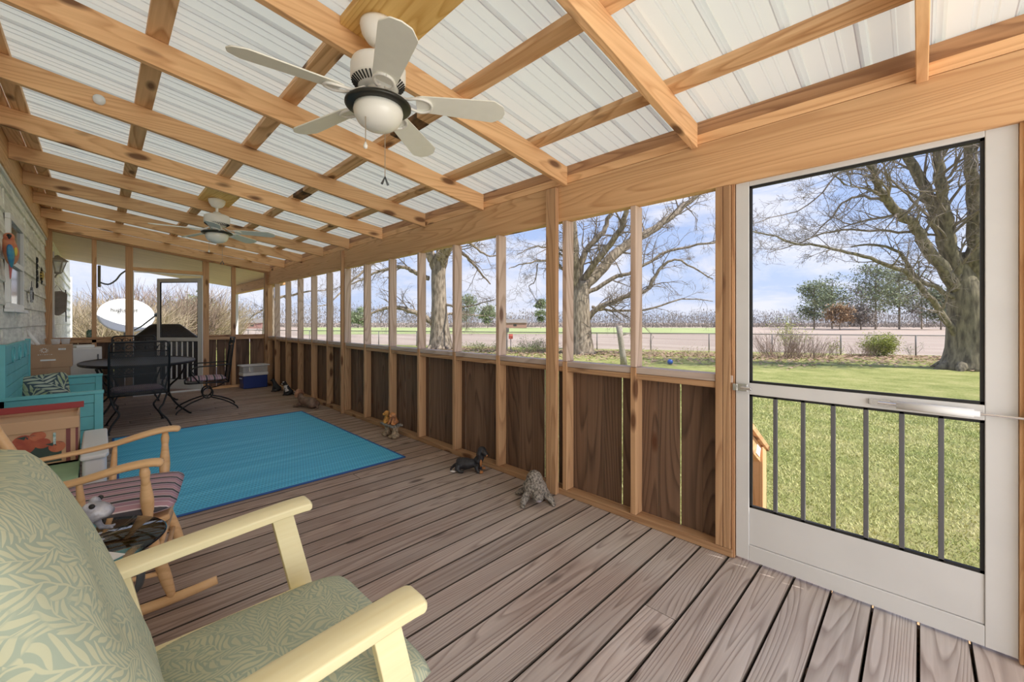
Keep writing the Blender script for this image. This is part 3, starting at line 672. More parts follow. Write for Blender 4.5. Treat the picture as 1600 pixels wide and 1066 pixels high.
# ================================================================ THINGS ON THE PORCH
def ceiling_fan(loc, phase, label):
    t = empty('ceiling_fan', loc, 0, label, 'ceiling fan', 'white five-blade ceiling fans')   # origin where the canopy meets the board
    MB().lathe([(.0, .0), (.078, .0), (.08, -.012), (.072, -.045), (.05, -.078), (.022, -.09), (0, -.09)][::-1], 28).build('canopy', 'fan_white', t, smooth=True)
    MB().lathe([(0, -.17), (.013, -.17), (.013, -.08), (0, -.08)], 12).build('downrod', 'fan_white', t, smooth=True)
    MB().lathe([(0, -.290), (.075, -.290), (.088, -.282), (.112, -.262), (.118, -.25), (.118, -.195), (.112, -.178), (.09, -.166), (.04, -.150), (.03, -.138), (0, -.138)], 32).build('motor_housing', 'fan_white', t, smooth=True)
    v = MB()
    for k in range(40):
        a = 2 * math.pi * k / 40; M = Matrix.Rotation(a, 4, 'Z') @ Matrix.Translation((.101, 0, -.272)) @ Matrix.Rotation(R(-38), 4, 'Y')
        v.box(-.019, .015, -.0022, .0022, -.004, .0015, M)
    v.build('vent_slots', 'black', t)
    MB().lathe([(0, -.352), (.045, -.352), (.052, -.345), (.052, -.292), (0, -.292)], 24).build('switch_housing', 'fan_white', t, smooth=True)
    MB().lathe([(.05, -.344), (.105, -.344), (.132, -.351), (.142, -.360), (.142, -.368), (.134, -.373), (.06, -.373)], 40).build('light_ring', 'bronze', t, smooth=True)
    MB().lathe([(0, -.472), (.03, -.470), (.06, -.461), (.085, -.443), (.101, -.418), (.107, -.392), (.103, -.370), (0, -.368)], 32).build('glass_bowl', 'frost_glass', t, smooth=True)
    for k in range(5):
        a = R(phase + 72 * k); M = Matrix.Rotation(a, 4, 'Z')
        Mb = M @ Matrix.Translation((0, 0, -.334)) @ Matrix.Rotation(R(-2.5), 4, 'Y').inverted() @ Matrix.Rotation(R(-13), 4, 'X')
        bl = MB(); x0, x1 = .165, .560
        pts = [(x0, -.040), (x0 + .03, -.050), (x1 - .055, -.068), (x1 - .045, -.067), (x1 - .004, -.040), (x1, -.034), (x1 + .008, 0), (x1, .034), (x1 - .004, .040), (x1 - .045, .067), (x1 - .055, .068), (x0 + .03, .050), (x0, .040)]
        bl.prism(pts, -.003, .003, Mb); b_ = bl.build('blade', 'fan_blade', t, bevel=.0015, seg=1)
        ir = MB()
        for s in (-1, 1):
            pt = smoothline([(.070, s * .012, .030), (.12, s * .022, .0), (.155, s * .036, -.007), (.19, s * .041, -.009), (.225, s * .026, -.008), (.235, 0, -.008)], 4)
            ir.tube([Mb @ Vector(p) for p in pt], .0065, 6)
        ir.build('blade_iron', 'fan_white', b_, smooth=True)
    for (dx, dy, L_, kind) in ((-.075, -.03, .175, 0), (.055, .045, .27, 1)):
        ch = MB(); zt_ = -.385; ch.tube([(dx, dy, zt_ + .02), (dx, dy, zt_ - L_)], .0018, 6); pc = ch.build('pull_chain', 'chain', t)
        if kind == 0: MB().lathe([(0, 0), (.008, .004), (.009, .014), (.003, .03), (0, .03)], 12).build('chain_knob', 'fan_white', pc, smooth=True, loc=(dx, dy, zt_ - L_ - .025))
        else:
            kb = MB(); kb.tube([(-.016, 0, -.035), (0, 0, 0), (.016, 0, -.035)], .0055, 6); kb.build('chain_charm', 'iron_grey', pc, loc=(dx, dy, zt_ - L_))
    return t
ceiling_fan((.88, 1.715, zr(.88) + .100), 34, 'large white five-blade ceiling fan above the green cushioned armchair, nearer of two')
ceiling_fan((.90, 5.40, zr(.90) + .100), 40, 'white ceiling fan farther down the porch over the turquoise mat, farther of two')

# ---- cream painted patio armchair with sage cushions
t = empty('patio_armchair', (0.0, 1.275, 0), 0, 'cream painted wooden patio armchair with sage green leaf cushions', 'armchair')
for s in (-1, 1):
    yc = .382 * s
    pts = [(-.16, yc, .545), (.05, yc, .578), (.30, yc, .600), (.50, yc, .613), (.565, yc, .612)]
    a = MB(); secs = smoothline(pts, 4)
    for i, p in enumerate(secs):
        w = .048 - (.006 if i == len(secs) - 1 else 0); h_ = .017 - (.006 if i == len(secs) - 1 else 0)
        a.v += [(p.x, yc - w, p.z - h_), (p.x, yc + w, p.z - h_), (p.x, yc + w, p.z + h_ * .5), (p.x, yc + w * .6, p.z + h_), (p.x, yc - w * .6, p.z + h_), (p.x, yc - w, p.z + h_ * .5)]
    k = 6; n_ = len(secs)
    for i in range(n_ - 1):
        for j in range(k): a.f.append((i * k + j, (i + 1) * k + j, (i + 1) * k + (j + 1) % k, i * k + (j + 1) % k))
    a.f += [tuple(range(k)), tuple(range((n_ - 1) * k, n_ * k))[::-1]]
    a.build('armrest', 'cream_wood', t, bevel=.006)
    p = MB(); p.prism([(.455, 0), (.525, 0), (.575, .3), (.505, .595), (.435, .595), (.500, .3)][::1], -.014, .014, Matrix.Translation((0, yc, 0)) @ Matrix.Rotation(R(90), 4, 'X')); p.build('leg', 'cream_wood', t, bevel=.003)
    p = MB(); p.prism([(-.08, 0), (-.01, 0), (.115, .30), (.06, .58), (-.01, .58), (.05, .30)], -.014, .014, Matrix.Translation((0, yc, 0)) @ Matrix.Rotation(R(90), 4, 'X')); p.build('leg', 'cream_wood', t, bevel=.003)
    p = MB(); p.box(.06, .50, yc - .012, yc + .012, .24, .30); p.build('side_rail', 'cream_wood', t, bevel=.003)
f = MB()
for x in (.08, .18, .28, .38, .48): f.box(x, x + .07, -.37, .37, .295, .315)
f.build('seat_slats', 'cream_wood', t, bevel=.003)
f = MB()
for i in range(7): f.box(-.012, .008, -.30 + i * .1 - .02, -.30 + i * .1 + .02, 0, .62, Matrix.Translation((-.02, 0, .33)) @ Matrix.Rotation(R(-19), 4, 'Y'))
f.box(-.02, .015, -.36, .36, .60, .66, Matrix.Translation((-.02, 0, .33)) @ Matrix.Rotation(R(-19), 4, 'Y')); f.build('backrest', 'cream_wood', t, bevel=.003)
cushion('seat_cushion', .56, .60, .12, 'sage_cushion', t, 26, 26, .05, M=Matrix.Translation((.345, -.085, .385)), uvs=1.0, wr=.010, seed=4)
cushion('back_cushion', .58, .67, .16, 'sage_cushion', t, 26, 26, .22, M=Matrix.Translation((-.045, -.14, .725)) @ Matrix.Rotation(R(-19), 4, 'Y') @ Matrix(((0, 0, 1, 0), (1, 0, 0, 0), (0, 1, 0, 0), (0, 0, 0, 1))), uvs=1.0, wr=.012, seed=7)

# ---- oak rocking chair
t = empty('rocking_chair', (0.03, 2.69, 0.0), R(-11), 'light oak rocking chair with a mauve and black striped seat cushion', 'rocking chair')
for s in (-1, 1):
    yc = .235 * s
    rk = MB(); pts = []
    for i in range(15):
        x = -.50 + .92 * i / 14; z = .022 + .24 * (x + .02) ** 2 ; pts.append((x, yc, z))
    rk.tube(pts, [.016 + .004 * math.sin(math.pi * i / 14) for i in range(15)], 10, flat=(1.0, 1.25)); rk.build('rocker', 'oak', t, smooth=True)
    p = MB(); q0, q1 = Vector((.255, yc, .045)), Vector((.165, yc * .95, .40)); p.tube([lerp(q0, q1, k / 8) for k in range(9)], [.014, .019, .023, .024, .022, .018, .021, .018, .014], 12); p.build('leg', 'oak', t, smooth=True)
    p = MB(); q0, q1 = Vector((-.24, yc, .04)), Vector((-.17, yc * .95, .40)); p.tube([lerp(q0, q1, k / 8) for k in range(9)], [.014, .019, .023, .024, .022, .018, .021, .018, .014], 12); p.build('leg', 'oak', t, smooth=True)
    p = MB(); p.tube([(.225, yc, .17), (-.21, yc, .19)], .010, 10); p.build('stretcher', 'oak', t, smooth=True)
    # arm
    ya_ = .325 * s
    a = MB(); sp = smoothline([(-.345, s * .25, .632), (-.20, s * .275, .640), (-.05, s * .305, .655), (.10, ya_, .690), (.19, ya_ + .01 * s, .700), (.235, ya_ + .01 * s, .692)], 5)
    rd = [.020 + .018 * min(1, i / (len(sp) * .55)) for i in range(len(sp))]; rd[-1] = .018; rd[-2] = .032
    a.tube(sp, rd, 12, flat=(1.0, .42)); a.build('armrest', 'oak', t, smooth=True)
    p = MB(); q0, q1 = Vector((.175, s * .245, .42)), Vector((.17, ya_, .688)); p.tube([lerp(q0, q1, k / 8) for k in range(9)], [.014, .018, .022, .024, .022, .018, .015, .019, .012], 12); p.build('arm_post', 'oak', t, smooth=True)
    p = MB(); q0, q1 = Vector((-.03, s * .235, .42)), Vector((-.03, s * .305, .655)); p.tube([lerp(q0, q1, k / 6) for k in range(7)], [.010, .013, .015, .014, .013, .011, .009], 10); p.build('arm_spindle', 'oak', t, smooth=True)
    p = MB(); q0, q1 = Vector((-.245, s * .215, .42)), Vector((-.555, s * .26, 1.10)); p.tube([lerp(q0, q1, k / 8) for k in range(9)], [.014, .018, .021, .021, .020, .021, .021, .018, .014], 12); p.build('back_post', 'oak', t, smooth=True)
p = MB()
for k in range(5):
    yy = -.14 + .07 * k; p.tube([(-.245, yy, .42), (-.52, yy * 1.15, 1.00)], .008, 8)
p.build('back_spindles', 'oak', t, smooth=True)
p = MB(); p.cbox((-.535, 0, 1.04), (.022, .50, .13), (0, R(-24), 0)); p.build('crest_rail', 'oak', t, bevel=.008)
for q in ((.215, .19), (.205, .27), (-.205, .19)): MB().tube([(q[0], -.235, q[1]), (q[0], .235, q[1])], .011, 10).build('stretcher', 'oak', t, smooth=True)
p = MB(); p.prism([(-.265, -.225), (.20, -.265), (.245, -.22), (.245, .22), (.20, .265), (-.265, .225)], .395, .425); p.build('seat', 'oak', t, bevel=.01)
cushion('seat_cushion', .50, .53, .085, 'stripe_cushion', t, 20, 20, .05, M=Matrix.Translation((.015, 0, .465)), wr=.004, seed=2)

# ---- glass side table
TX, TY, TZ = -.045, 2.07, .515
t = empty('side_table', (TX, TY, 0), 0, 'small round side table with smoked glass top and grey scrolled iron legs', 'side table')
MB().lathe([(0, -.005), (.224, -.005), (.230, 0), (.224, .005), (0, .005)], 64, Matrix.Translation((0, 0, TZ))).build('glass_top', 'smoked_glass', t, smooth=True)
MB().tube([(.16 * math.cos(2 * math.pi * k / 40), .16 * math.sin(2 * math.pi * k / 40), TZ - .022) for k in range(41)], .011, 8, caps=False, flat=(1.3, .8)).build('top_ring', 'iron_grey', t, smooth=True)
for k in range(3):
    M = Matrix.Rotation(R(-48 + 120 * k), 4, 'Z')
    sc = smoothline([(.16, 0, TZ - .03), (.215, 0, TZ - .06), (.205, 0, TZ - .14), (.12, 0, TZ - .20), (.06, 0, .24), (.10, 0, .14), (.19, 0, .05), (.25, 0, .02), (.275, 0, .06), (.25, 0, .10), (.215, 0, .085), (.225, 0, .06)], 5)
    MB().tube([M @ p for p in sc], .0095, 8, flat=(1.7, .8)).build('leg', 'iron_grey', t, smooth=True)
tag(MB().box(-.045, .045, -.06, .06, 0, .003, Matrix.Translation((TX + .035, TY - .16, TZ + .006)) @ Matrix.Rotation(R(35), 4, 'Z')).build('paper_card', 'paper'), 'small white card lying on the smoked glass side table', 'card')
def frog(b_):
    b_.ell((0, 0, .045), (.062, .042, .038), rot=(0, R(-18), 0)); b_.ell((.052, 0, .073), (.042, .042, .027), rot=(0, R(-8), 0)); b_.ell((.080, 0, .070), (.020, .034, .015))
    b_.ell((-.05, 0, .03), (.035, .034, .026))
    for s in (-1, 1):
        b_.ell((.050, s * .026, .098), (.014, .011, .013))
        b_.ell((-.025, s * .045, .03), (.045, .018, .028), rot=(0, R(20), 0)); b_.tube([(-.055, s * .05, .02), (.0, s * .062, .012), (.02, s * .065, .008)], [.012, .010, .007], 8)
        b_.tube([(.045, s * .03, .05), (.052, s * .042, .03), (.06, s * .045, .009), (.078, s * .047, .006)], [.013, .010, .008, .007], 8)
        for q in (-.012, 0, .012): b_.tube([(.06, s * .045, .007), (.088, s * (.047) + q, .005)], [.005, .004], 6)
t = empty('frog_figurine', (-.080, 2.13, TZ + .006), R(-14), 'glossy grey frog figurine sitting on the smoked glass side table', 'figurine', scale=1.25)
organic('body', frog, 'frog_grey', t, voxel=.0042, smooth=3)
e = MB(); e.ell((.060, -.036, .102), (.007, .005, .007)); e.build('eye', 'black', t, smooth=True)
e = MB(); e.ell((.060, .036, .102), (.007, .005, .007)); e.build('eye', 'black', t, smooth=True)

# ---- turquoise mat
mt_ = MB()
nx_, ny_ = 24, 40
for s_, zz in ((0, .008), (1, .001)):
    for j in range(ny_ + 1):
        for i in range(nx_ + 1):
            x, y = lerp(.115, 2.055, i / nx_), lerp(3.505, 6.33, j / ny_)
            mt_.v.append((x, y, zz + (0 if s_ else .0035 * noise.noise(Vector((x * 1.5, y * 2.2, 0))))))
for j in range(ny_):
    for i in range(nx_):
        a = j * (nx_ + 1) + i; mt_.f.append((a, a + 1, a + nx_ + 2, a + nx_ + 1))
t = tag(mt_.build('floor_mat', 'woven_mat', smooth=True), 'large turquoise woven outdoor mat lying on the deck boards', 'mat')
b_ = MB()
for q in ((.10, 2.07, 3.49, 3.512), (.10, 2.07, 6.322, 6.345), (.10, .118, 3.49, 6.345), (2.052, 2.07, 3.49, 6.345)): b_.box(q[0], q[1], q[2], q[3], .001, .011)
b_.build('border', 'mat_edge', t, bevel=.003)

# ---- teal bench
t = empty('bench', (0, 5.07, 0), 0, 'teal painted wooden bench with panelled ends against the siding wall', 'bench')
for (name, ya_) in (('end_panel', 0.0), ('end_panel', 1.64)):
    p = MB(); p.box(-.56, -.52, ya_, ya_ + .05, 0, .69); p.box(-.03, .025, ya_, ya_ + .05, 0, .675); p.box(-.56, .03, ya_ - .012, ya_ + .062, .676, .70)
    p.box(-.52, -.03, ya_ + .006, ya_ + .044, .60, .672)
    for k in range(4): p.box(-.52, -.03, ya_ + .015, ya_ + .035, .14 + k * .115, .14 + k * .115 + .111)
    p.build(name, 'teal', t, bevel=.003)
p = MB(); p.box(-.55, .01, .052, 1.638, .40, .425); p.box(-.01, .015, .052, 1.638, .30, .40); p.build('seat', 'teal', t, bevel=.003)
p = MB(); M = Matrix.Translation((-.535, 0, .42))
p.box(-.018, .018, .0, .06, 0, .70, M); p.box(-.018, .018, 1.63, 1.69, 0, .70, M); p.box(-.018, .018, .06, 1.63, .0, .07, M)
for k in range(5): p.box(-.008, .008, .06, 1.63, .075 + k * .092, .162 + k * .092, M)
pts = [(.06, .535)] + [(.06 + 1.57 * i / 12, .69 + .0 * i) for i in range(13)] + [(1.63, .535)]
p.prism(pts, -.014, .014, M @ Matrix(((0, 0, 1, 0), (1, 0, 0, 0), (0, 1, 0, 0), (0, 0, 0, 1))))
for c0 in (.45, .85, 1.25):
    for r_ in (.055, .075): p.tube([M @ Vector((.016, c0 + r_ * math.cos(a * math.pi / 12), .60 + r_ * math.sin(a * math.pi / 12) * .9)) for a in range(25)], .006, 6)
p.build('backrest', 'teal', t, bevel=.003)
cu = cushion('throw_pillow', .34, .36, .15, 'tropic_pillow', None, 18, 18, .08, M=Matrix.Translation((-.385, 6.25, .60)) @ Matrix.Rotation(R(68), 4, 'X') @ Matrix.Rotation(R(6), 4, 'Z'), uvs=1.0, wr=.012, seed=9)
tag(cu, 'tropical leaf throw pillow propped against the far end of the teal bench', 'pillow')
cu = cushion('throw_pillow', .36, .40, .12, 'green_pillow', None, 14, 14, .08, M=Matrix.Translation((-.36, 5.75, .49)) @ Matrix.Rotation(R(8), 4, 'X'), wr=.012, seed=12)
tag(cu, 'plain green pillow lying flat on the seat of the teal bench', 'pillow')

# ---- boxes in front of the bench
t = empty('storage_bin', (0, 0, 0), 0, 'low white storage bin with a pale green lid under the tomato box', 'bin')
MB().prism([(-.52, 3.57), (-.11, 3.57), (-.10, 3.60), (-.10, 4.42), (-.52, 4.42)], .001, .335).build('tub', 'white_plastic', t, bevel=.01)
p = MB(); p.box(-.53, -.09, 3.55, 4.43, .336, .362); p.build('lid', 'pale_green', t, bevel=.006)
t = empty('storage_tote', (0, 0, 0), 0, 'narrow white plastic tote beside the tomato box near the teal bench', 'tote')
p = MB(); p.prism([(-.075, 3.66), (.025, 3.66), (.035, 3.70), (.035, 4.50), (-.075, 4.50)], .001, .44); p.build('tub', 'white_plastic', t, bevel=.02)
p = MB(); p.prism([(-.085, 3.64), (.03, 3.64), (.045, 3.69), (.045, 4.52), (-.085, 4.52)], .441, .47); p.build('lid', 'white_plastic', t, bevel=.012)
t = empty('produce_box', (0, 0, 0), 0, 'peach cardboard produce box printed with red tomatoes and a dark red rim', 'box')
X0, X1, Y0, Y1, Z0, Z1 = -.53, -.10, 4.02, 4.45, .365, .665
p = MB(); p.box(X0, X1, Y0, Y0 + .008, Z0, Z1); p.box(X0, X1, Y1 - .008, Y1, Z0, Z1 + .03); p.box(X0, X0 + .008, Y0, Y1, Z0, Z1); p.box(X1 - .008, X1, Y0, Y1, Z0, Z1); p.box(X0, X1, Y0, Y1, Z0, Z0 + .01)
p.box(X0 + .01, X1 - .01, Y0 + .01, Y1 - .01, Z1 - .03, Z1 - .02)
p.build('carton', 'peach_card', t)
p = MB(); p.box(X0 - .005, X1 + .005, Y0 - .012, Y0 - .002, Z1 - .072, Z1 + .004); p.build('front_band', 'peach_card', t, bevel=.003)
p = MB(); p.box(X0, X1 + .02, Y1 - .03, Y1 + .004, Z1 + .0, Z1 + .042); p.build('rim', 'dark_red', t, bevel=.003)
pic = MB(); pic.box(X0 + .01, X1 - .075, Y0 - .0025, Y0 - .0005, Z0 + .02, Z0 + .13); pic.build('printed_shadow', 'print_green', t)
pic = MB(); pic.box(X1 - .055, X1 - .035, Y0 - .002, Y0 - .0005, Z0 + .01, Z1 - .075); pic.box(X1 - .012, X1 - .001, Y0 - .002, Y0 - .0005, Z0 + .01, Z1 - .075); pic.build('printed_stripe', 'print_maroon', t)
def disc(mb, cx, cz, rx, rz, y, n=22): mb.add([(cx, y, cz)] + [(cx + rx * math.cos(2 * math.pi * k / n), y, cz + rz * math.sin(2 * math.pi * k / n)) for k in range(n)], [(0, k + 1, (k + 1) % n + 1) for k in range(n)])
for k, (cx, cz, rx, rz, yo) in enumerate(((-.44, .48, .045, .05, .003), (-.337, .52, .053, .062, .0032), (-.278, .565, .036, .030, .0042), (-.258, .515, .036, .032, .0048), (-.195, .482, .038, .036, .0052))):
    m_ = MB(); disc(m_, cx, cz, rx, rz, Y0 - yo); m_.build('printed_tomato', 'tomato' if k % 2 else 'tomato_light', t)
m_ = MB()
for (cx, cz) in ((-.325, .575), (-.205, .512)):
    for k in range(5):
        a = R(200 + 35 * k); m_.add([(cx, Y0 - .006, cz), (cx + .045 * math.cos(a), Y0 - .006, cz + .018 * math.sin(a)), (cx + .03 * math.cos(a + .3), Y0 - .006, cz + .025 * math.sin(a + .3))], [(0, 1, 2)])
m_.build('printed_leaves', 'print_green', t)
MB().box(-.212, -.200, Y0 - .0075, Y0 - .006, .50, .575).build('printed_label', 'print_teal', t)

# ---- stack by the far end of the bench
t = empty('storage_cabinet', (-.40, 7.38, 0), 0, 'dark low cabinet carrying two brown cartons beyond the teal bench', 'cabinet')
MB().box(-.18, .14, -.14, .20, .001, .56).build('body', 'dark_box', t, bevel=.006); MB().box(-.17, .13, -.152, -.142, .03, .53).build('door', 'dark_box', t, bevel=.003); MB().box(.09, .10, -.165, -.152, .25, .36).build('handle', 'iron_grey', t)
def carton(loc, w, d, h_, label, opened=False):
    t = empty('cardboard_box', loc, 0, label, 'box', 'brown cartons on the low cabinet')
    MB().box(-w / 2, w / 2, -d / 2, d / 2, 0, h_).build('carton', 'cardboard', t, bevel=.004)
    MB().box(-.035, .035, -d / 2 - .002, -d / 2 - .0005, h_ * .0 + .002, h_ * .3).build('tape', 'cardboard_tape', t)
    return t
t = carton((-.42, 7.34, .561), .34, .26, .20, 'brown cardboard carton under the printed one beyond the teal bench')
t = carton((-.43, 7.36, .762), .40, .30, .265, 'brown cardboard carton with white crest print, upper of the two cartons')
p = MB(); yy = -.1525
p.box(.09, .15, yy, yy + .001, .205, .225); p.build('sticker', 'paper', t); MB().box(-.05, .07, yy, yy + .001, .082, .10).build('sticker', 'paper', t)
p = MB(); random.seed(2)
for k in range(9):
    a = 2 * math.pi * k / 9; p.tube([(-.02 + .018 * math.cos(a), yy, .205 + .018 * math.sin(a)), (-.02 + .036 * math.cos(a + .5), yy, .205 + .03 * math.sin(a + .5))], .0022, 5)
p.tube([(-.02 + .018 * math.cos(R(30 * k)), yy, .205 + .018 * math.sin(R(30 * k))) for k in range(13)], .002, 5)
for k in range(7): p.box(-.07 + .017 * k, -.06 + .017 * k, yy, yy + .001, .152 + .002 * (k % 3), .158)
p.build('printed_crest', 'paper', t)
def textobj(name, body, size, loc, rot, mt_, parent, extrude=.0005):
    cu_ = bpy.data.curves.new(name, 'FONT'); cu_.body = body; cu_.size = size; cu_.extrude = extrude; cu_.align_x = 'CENTER'; cu_.align_y = 'CENTER'; cu_.materials.append(mat(mt_))
    tmp = bpy.data.objects.new(name, cu_); COL.objects.link(tmp); dg = bpy.context.evaluated_depsgraph_get(); me = bpy.data.meshes.new_from_object(tmp.evaluated_get(dg)); bpy.data.objects.remove(tmp)
    o = bpy.data.objects.new(name, me); COL.objects.link(o); o.location = loc; o.rotation_euler = rot; o.parent = parent; return o
textobj('lettering', '1 E 4', .018, (.12, yy - .0012, .215), (R(90), 0, 0), 'ink', t)
p = MB(); p.tube([(-.50, 7.30, 1.03), (-.60, 7.40, 1.20)], .018, 12); tag(p.build('paper_roll', 'paper', smooth=True), 'white paper roll leaning on the wall above the cartons', 'paper roll')
for k, (x, lab) in enumerate(((-.37, 'clear plastic tub on the printed carton, beside the paper roll'), (-.29, 'clear plastic tub at the open corner of the printed carton'))):
    p = MB(); p.lathe([(0, 0), (.032, 0), (.038, .04), (.040, .062), (.034, .066), (0, .066)], 16, Matrix.Translation((x, 7.40 + .03 * k, 1.028))); tag(p.build('plastic_tub', 'clear_film', smooth=True), lab, 'tub')
t = empty('mini_fridge', (-.14, 9.28, 0), 0, 'small white fridge standing under the far end wall sill', 'fridge')
MB().box(-.17, .17, -.20, .24, .001, .90).build('body', 'white_paint', t, bevel=.01); MB().box(-.17, .17, -.245, -.205, .04, .89).build('door', 'white_paint', t, bevel=.008); MB().box(.12, .135, -.262, -.246, .55, .80).build('handle', 'iron_grey', t, bevel=.003)
tag(MB().cbox((-.17, 9.24, .922), (.20, .24, .04), (0, 0, .2)).build('paper_stack', 'paper', bevel=.004), 'pile of papers lying on top of the small white fridge', 'papers')
tag(MB().lathe([(0, 0), (.042, 0), (.044, .01), (.044, .095), (.03, .112), (.03, .125), (0, .125)], 18, Matrix.Translation((-.105, 9.69, 1.046))).build('repellent_can', 'can_green', smooth=True), 'small green can standing on the far end wall sill', 'can')

# ---- black iron dining set
t = empty('dining_table', (.42, 8.05, 0), 0, 'oval black iron patio table with a fine mesh top', 'table')
el = [(.62 * math.cos(2 * math.pi * k / 48), .92 * math.sin(2 * math.pi * k / 48)) for k in range(48)]
MB().tube([(x, y, .722) for x, y in el + el[:1]], .014, 8, caps=False, flat=(1, 1.4)).build('rim', 'iron', t, smooth=True)
MB().prism([(x * .98, y * .98) for x, y in el], .722, .730).build('table_top', 'iron', t)
MB().tube([(x * .8, y * .85, .700) for x, y in el + el[:1]], .009, 6, caps=False).build('apron_ring', 'iron', t, smooth=True)
for sx in (-1, 1):
    for sy in (-1, 1):
        MB().tube(smoothline([(sx * .45, sy * .68, .70), (sx * .38, sy * .58, .52), (sx * .28, sy * .42, .35), (sx * .34, sy * .50, .16), (sx * .46, sy * .66, .03), (sx * .50, sy * .71, .008)], 4), .012, 8).build('leg', 'iron', t, smooth=True)
MB().tube([(.27 * math.cos(2 * math.pi * k / 30), .41 * math.sin(2 * math.pi * k / 30), .34) for k in range(31)], .009, 6, caps=False).build('stretcher_ring', 'iron', t, smooth=True)
def rrect(w, z0, z1, y0, y1, r=.05):
    pts = [(-w, y0, z0), (-w, lerp(y0, y1, .85), lerp(z0, z1, .88))]
    for k in range(7):
        a = math.pi - k * math.pi / 12; pts.append((-w + r + r * math.cos(a), y1, z1 - r + r * math.sin(a)))
    for k in range(7):
        a = math.pi / 2 - k * math.pi / 12; pts.append((w - r + r * math.cos(a), y1, z1 - r + r * math.sin(a)))
    return pts + [(w, lerp(y0, y1, .85), lerp(z0, z1, .88)), (w, y0, z0)]
def mesh_panel(name, parent, P00, P10, P01, P11, bow=0.0, n=10):
    m_ = MB(); uv = []; P00, P10, P01, P11 = map(Vector, (P00, P10, P01, P11)); w = (P10 - P00).length; h_ = (P01 - P00).length
    nrm = (P10 - P00).cross(P01 - P00).normalized()
    for j in range(n + 1):
        for i in range(n + 1):
            p = P00.lerp(P10, i / n).lerp(P01.lerp(P11, i / n), j / n) + nrm * bow * (1 - (2 * i / n - 1) ** 2); m_.v.append(tuple(p)); uv.append((i / n * w, j / n * h_))
    for j in range(n):
        for i in range(n): a = j * (n + 1) + i; m_.f.append((a, a + 1, a + n + 2, a + n + 1))
    m_.uv = uv; return m_.build(name, 'iron_mesh', parent, smooth=True)
def iron_chair(loc, rz, label, spring=False, pad=True):
    t = empty('patio_chair', loc, rz, label, 'patio chair', 'black iron mesh patio chairs')   # faces +y
    yb, yt = -.24, -.31
    MB().tube(rrect(.27, .42, 1.06, yb, yt), .011, 8).build('back_frame', 'iron', t, smooth=True)
    mesh_panel('back_mesh', t, (-.262, yb, .43), (.262, yb, .43), (-.262, yt + .01, .94), (.262, yt + .01, .94), .02)
    m_ = MB(); m_.tube([(-.265, yt + .01, .945), (.265, yt + .01, .945)], .007, 6)
    for k in range(5):
        cx = -.20 + .10 * k; s = 1 if k % 2 else -1
        m_.tube([(cx + s * (.042 - .0028 * i) * math.cos(i * .55), yt, .995 + (.038 - .0026 * i) * math.sin(i * .55)) for i in range(13)], .0045, 5)
        m_.ell((cx + .05, yt, .99), (.012, .006, .02), 8, 5)
    m_.build('scroll_crest', 'iron', t, smooth=True)
    MB().tube([(-.27, yb, .42), (-.27, .22, .43), (-.22, .26, .43), (.22, .26, .43), (.27, .22, .43), (.27, yb, .42), (-.27, yb, .42)], .010, 8).build('seat_frame', 'iron', t, smooth=True)
    mesh_panel('seat_mesh', t, (-.26, -.23, .43), (.26, -.23, .43), (-.26, .24, .435), (.26, .24, .435), -.01)
    for s in (-1, 1):
        MB().tube(smoothline([(s * .27, yb - .03, .68), (s * .31, -.05, .67), (s * .32, .14, .66), (s * .315, .20, .60), (s * .30, .16, .52), (s * .275, .10, .43)], 4), .009, 8).build('armrest', 'iron', t, smooth=True)
    if not spring:
        for s in (-1, 1):
            MB().tube(smoothline([(s * .26, .22, .42), (s * .22, .21, .30), (s * .17, .20, .22), (s * .23, .24, .10), (s * .27, .28, .012)], 4), .010, 8).build('leg', 'iron', t, smooth=True)
            MB().tube(smoothline([(s * .26, -.22, .42), (s * .22, -.22, .28), (s * .18, -.23, .20), (s * .25, -.30, .09), (s * .28, -.36, .012)], 4), .010, 8).build('leg', 'iron', t, smooth=True)
            for yy in (.28, -.36): MB().lathe([(0, 0), (.02, 0), (.02, .008), (.01, .014), (0, .014)], 10, Matrix.Translation((s * (.27 if yy > 0 else .28), yy, .001))).build('foot', 'iron', t)
    else:
        for s in (-1, 1):
            for (y0, y1) in ((0.03, .36), (-.03, -.36)):
                MB().tube(smoothline([(s * .10, y0, .20), (s * .16, lerp(y0, y1, .5), .14), (s * .23, lerp(y0, y1, .9), .06), (s * .25, y1, .012)], 4), .010, 8).build('leg', 'iron', t, smooth=True)
            m_ = MB(); m_.tube([(s * (.08 + .04), .062 * math.cos(k * .5), .26 + .075 * math.sin(k * .5)) for k in range(0, 22)], .010, 8); m_.build('rocker_spring', 'iron', t, smooth=True)
        MB().tube([(-.12, .0, .20), (.12, .0, .20)], .011, 8).build('cross_bar', 'iron', t); MB().tube([(-.2, .0, .345), (-.12, 0, .33), (.12, .0, .33), (.2, .0, .345), (.26, 0, .42)], .011, 8).build('cross_bar', 'iron', t)
        MB().tube(smoothline([(-.26, -.2, .42), (-.2, -.12, .36), (-.12, 0, .33)], 4), .009, 6).build('seat_bracket', 'iron', t)
    if pad: cushion('seat_cushion', .48, .46, .06, 'stripe_cushion', t, 14, 14, .06, M=Matrix.Translation((0, .01, .468)), seed=5)
    return t
iron_chair((.34, 6.93, 0), 0.03, 'black iron mesh chair with its back to the turquoise mat')
iron_chair((.42, 9.16, 0), R(180), 'black iron mesh chair on the far side of the oval table by the fridge', pad=False)
iron_chair((1.13, 7.50, 0), R(84), 'black iron spring rocker chair with a pink striped cushion beside the oval table', spring=True)

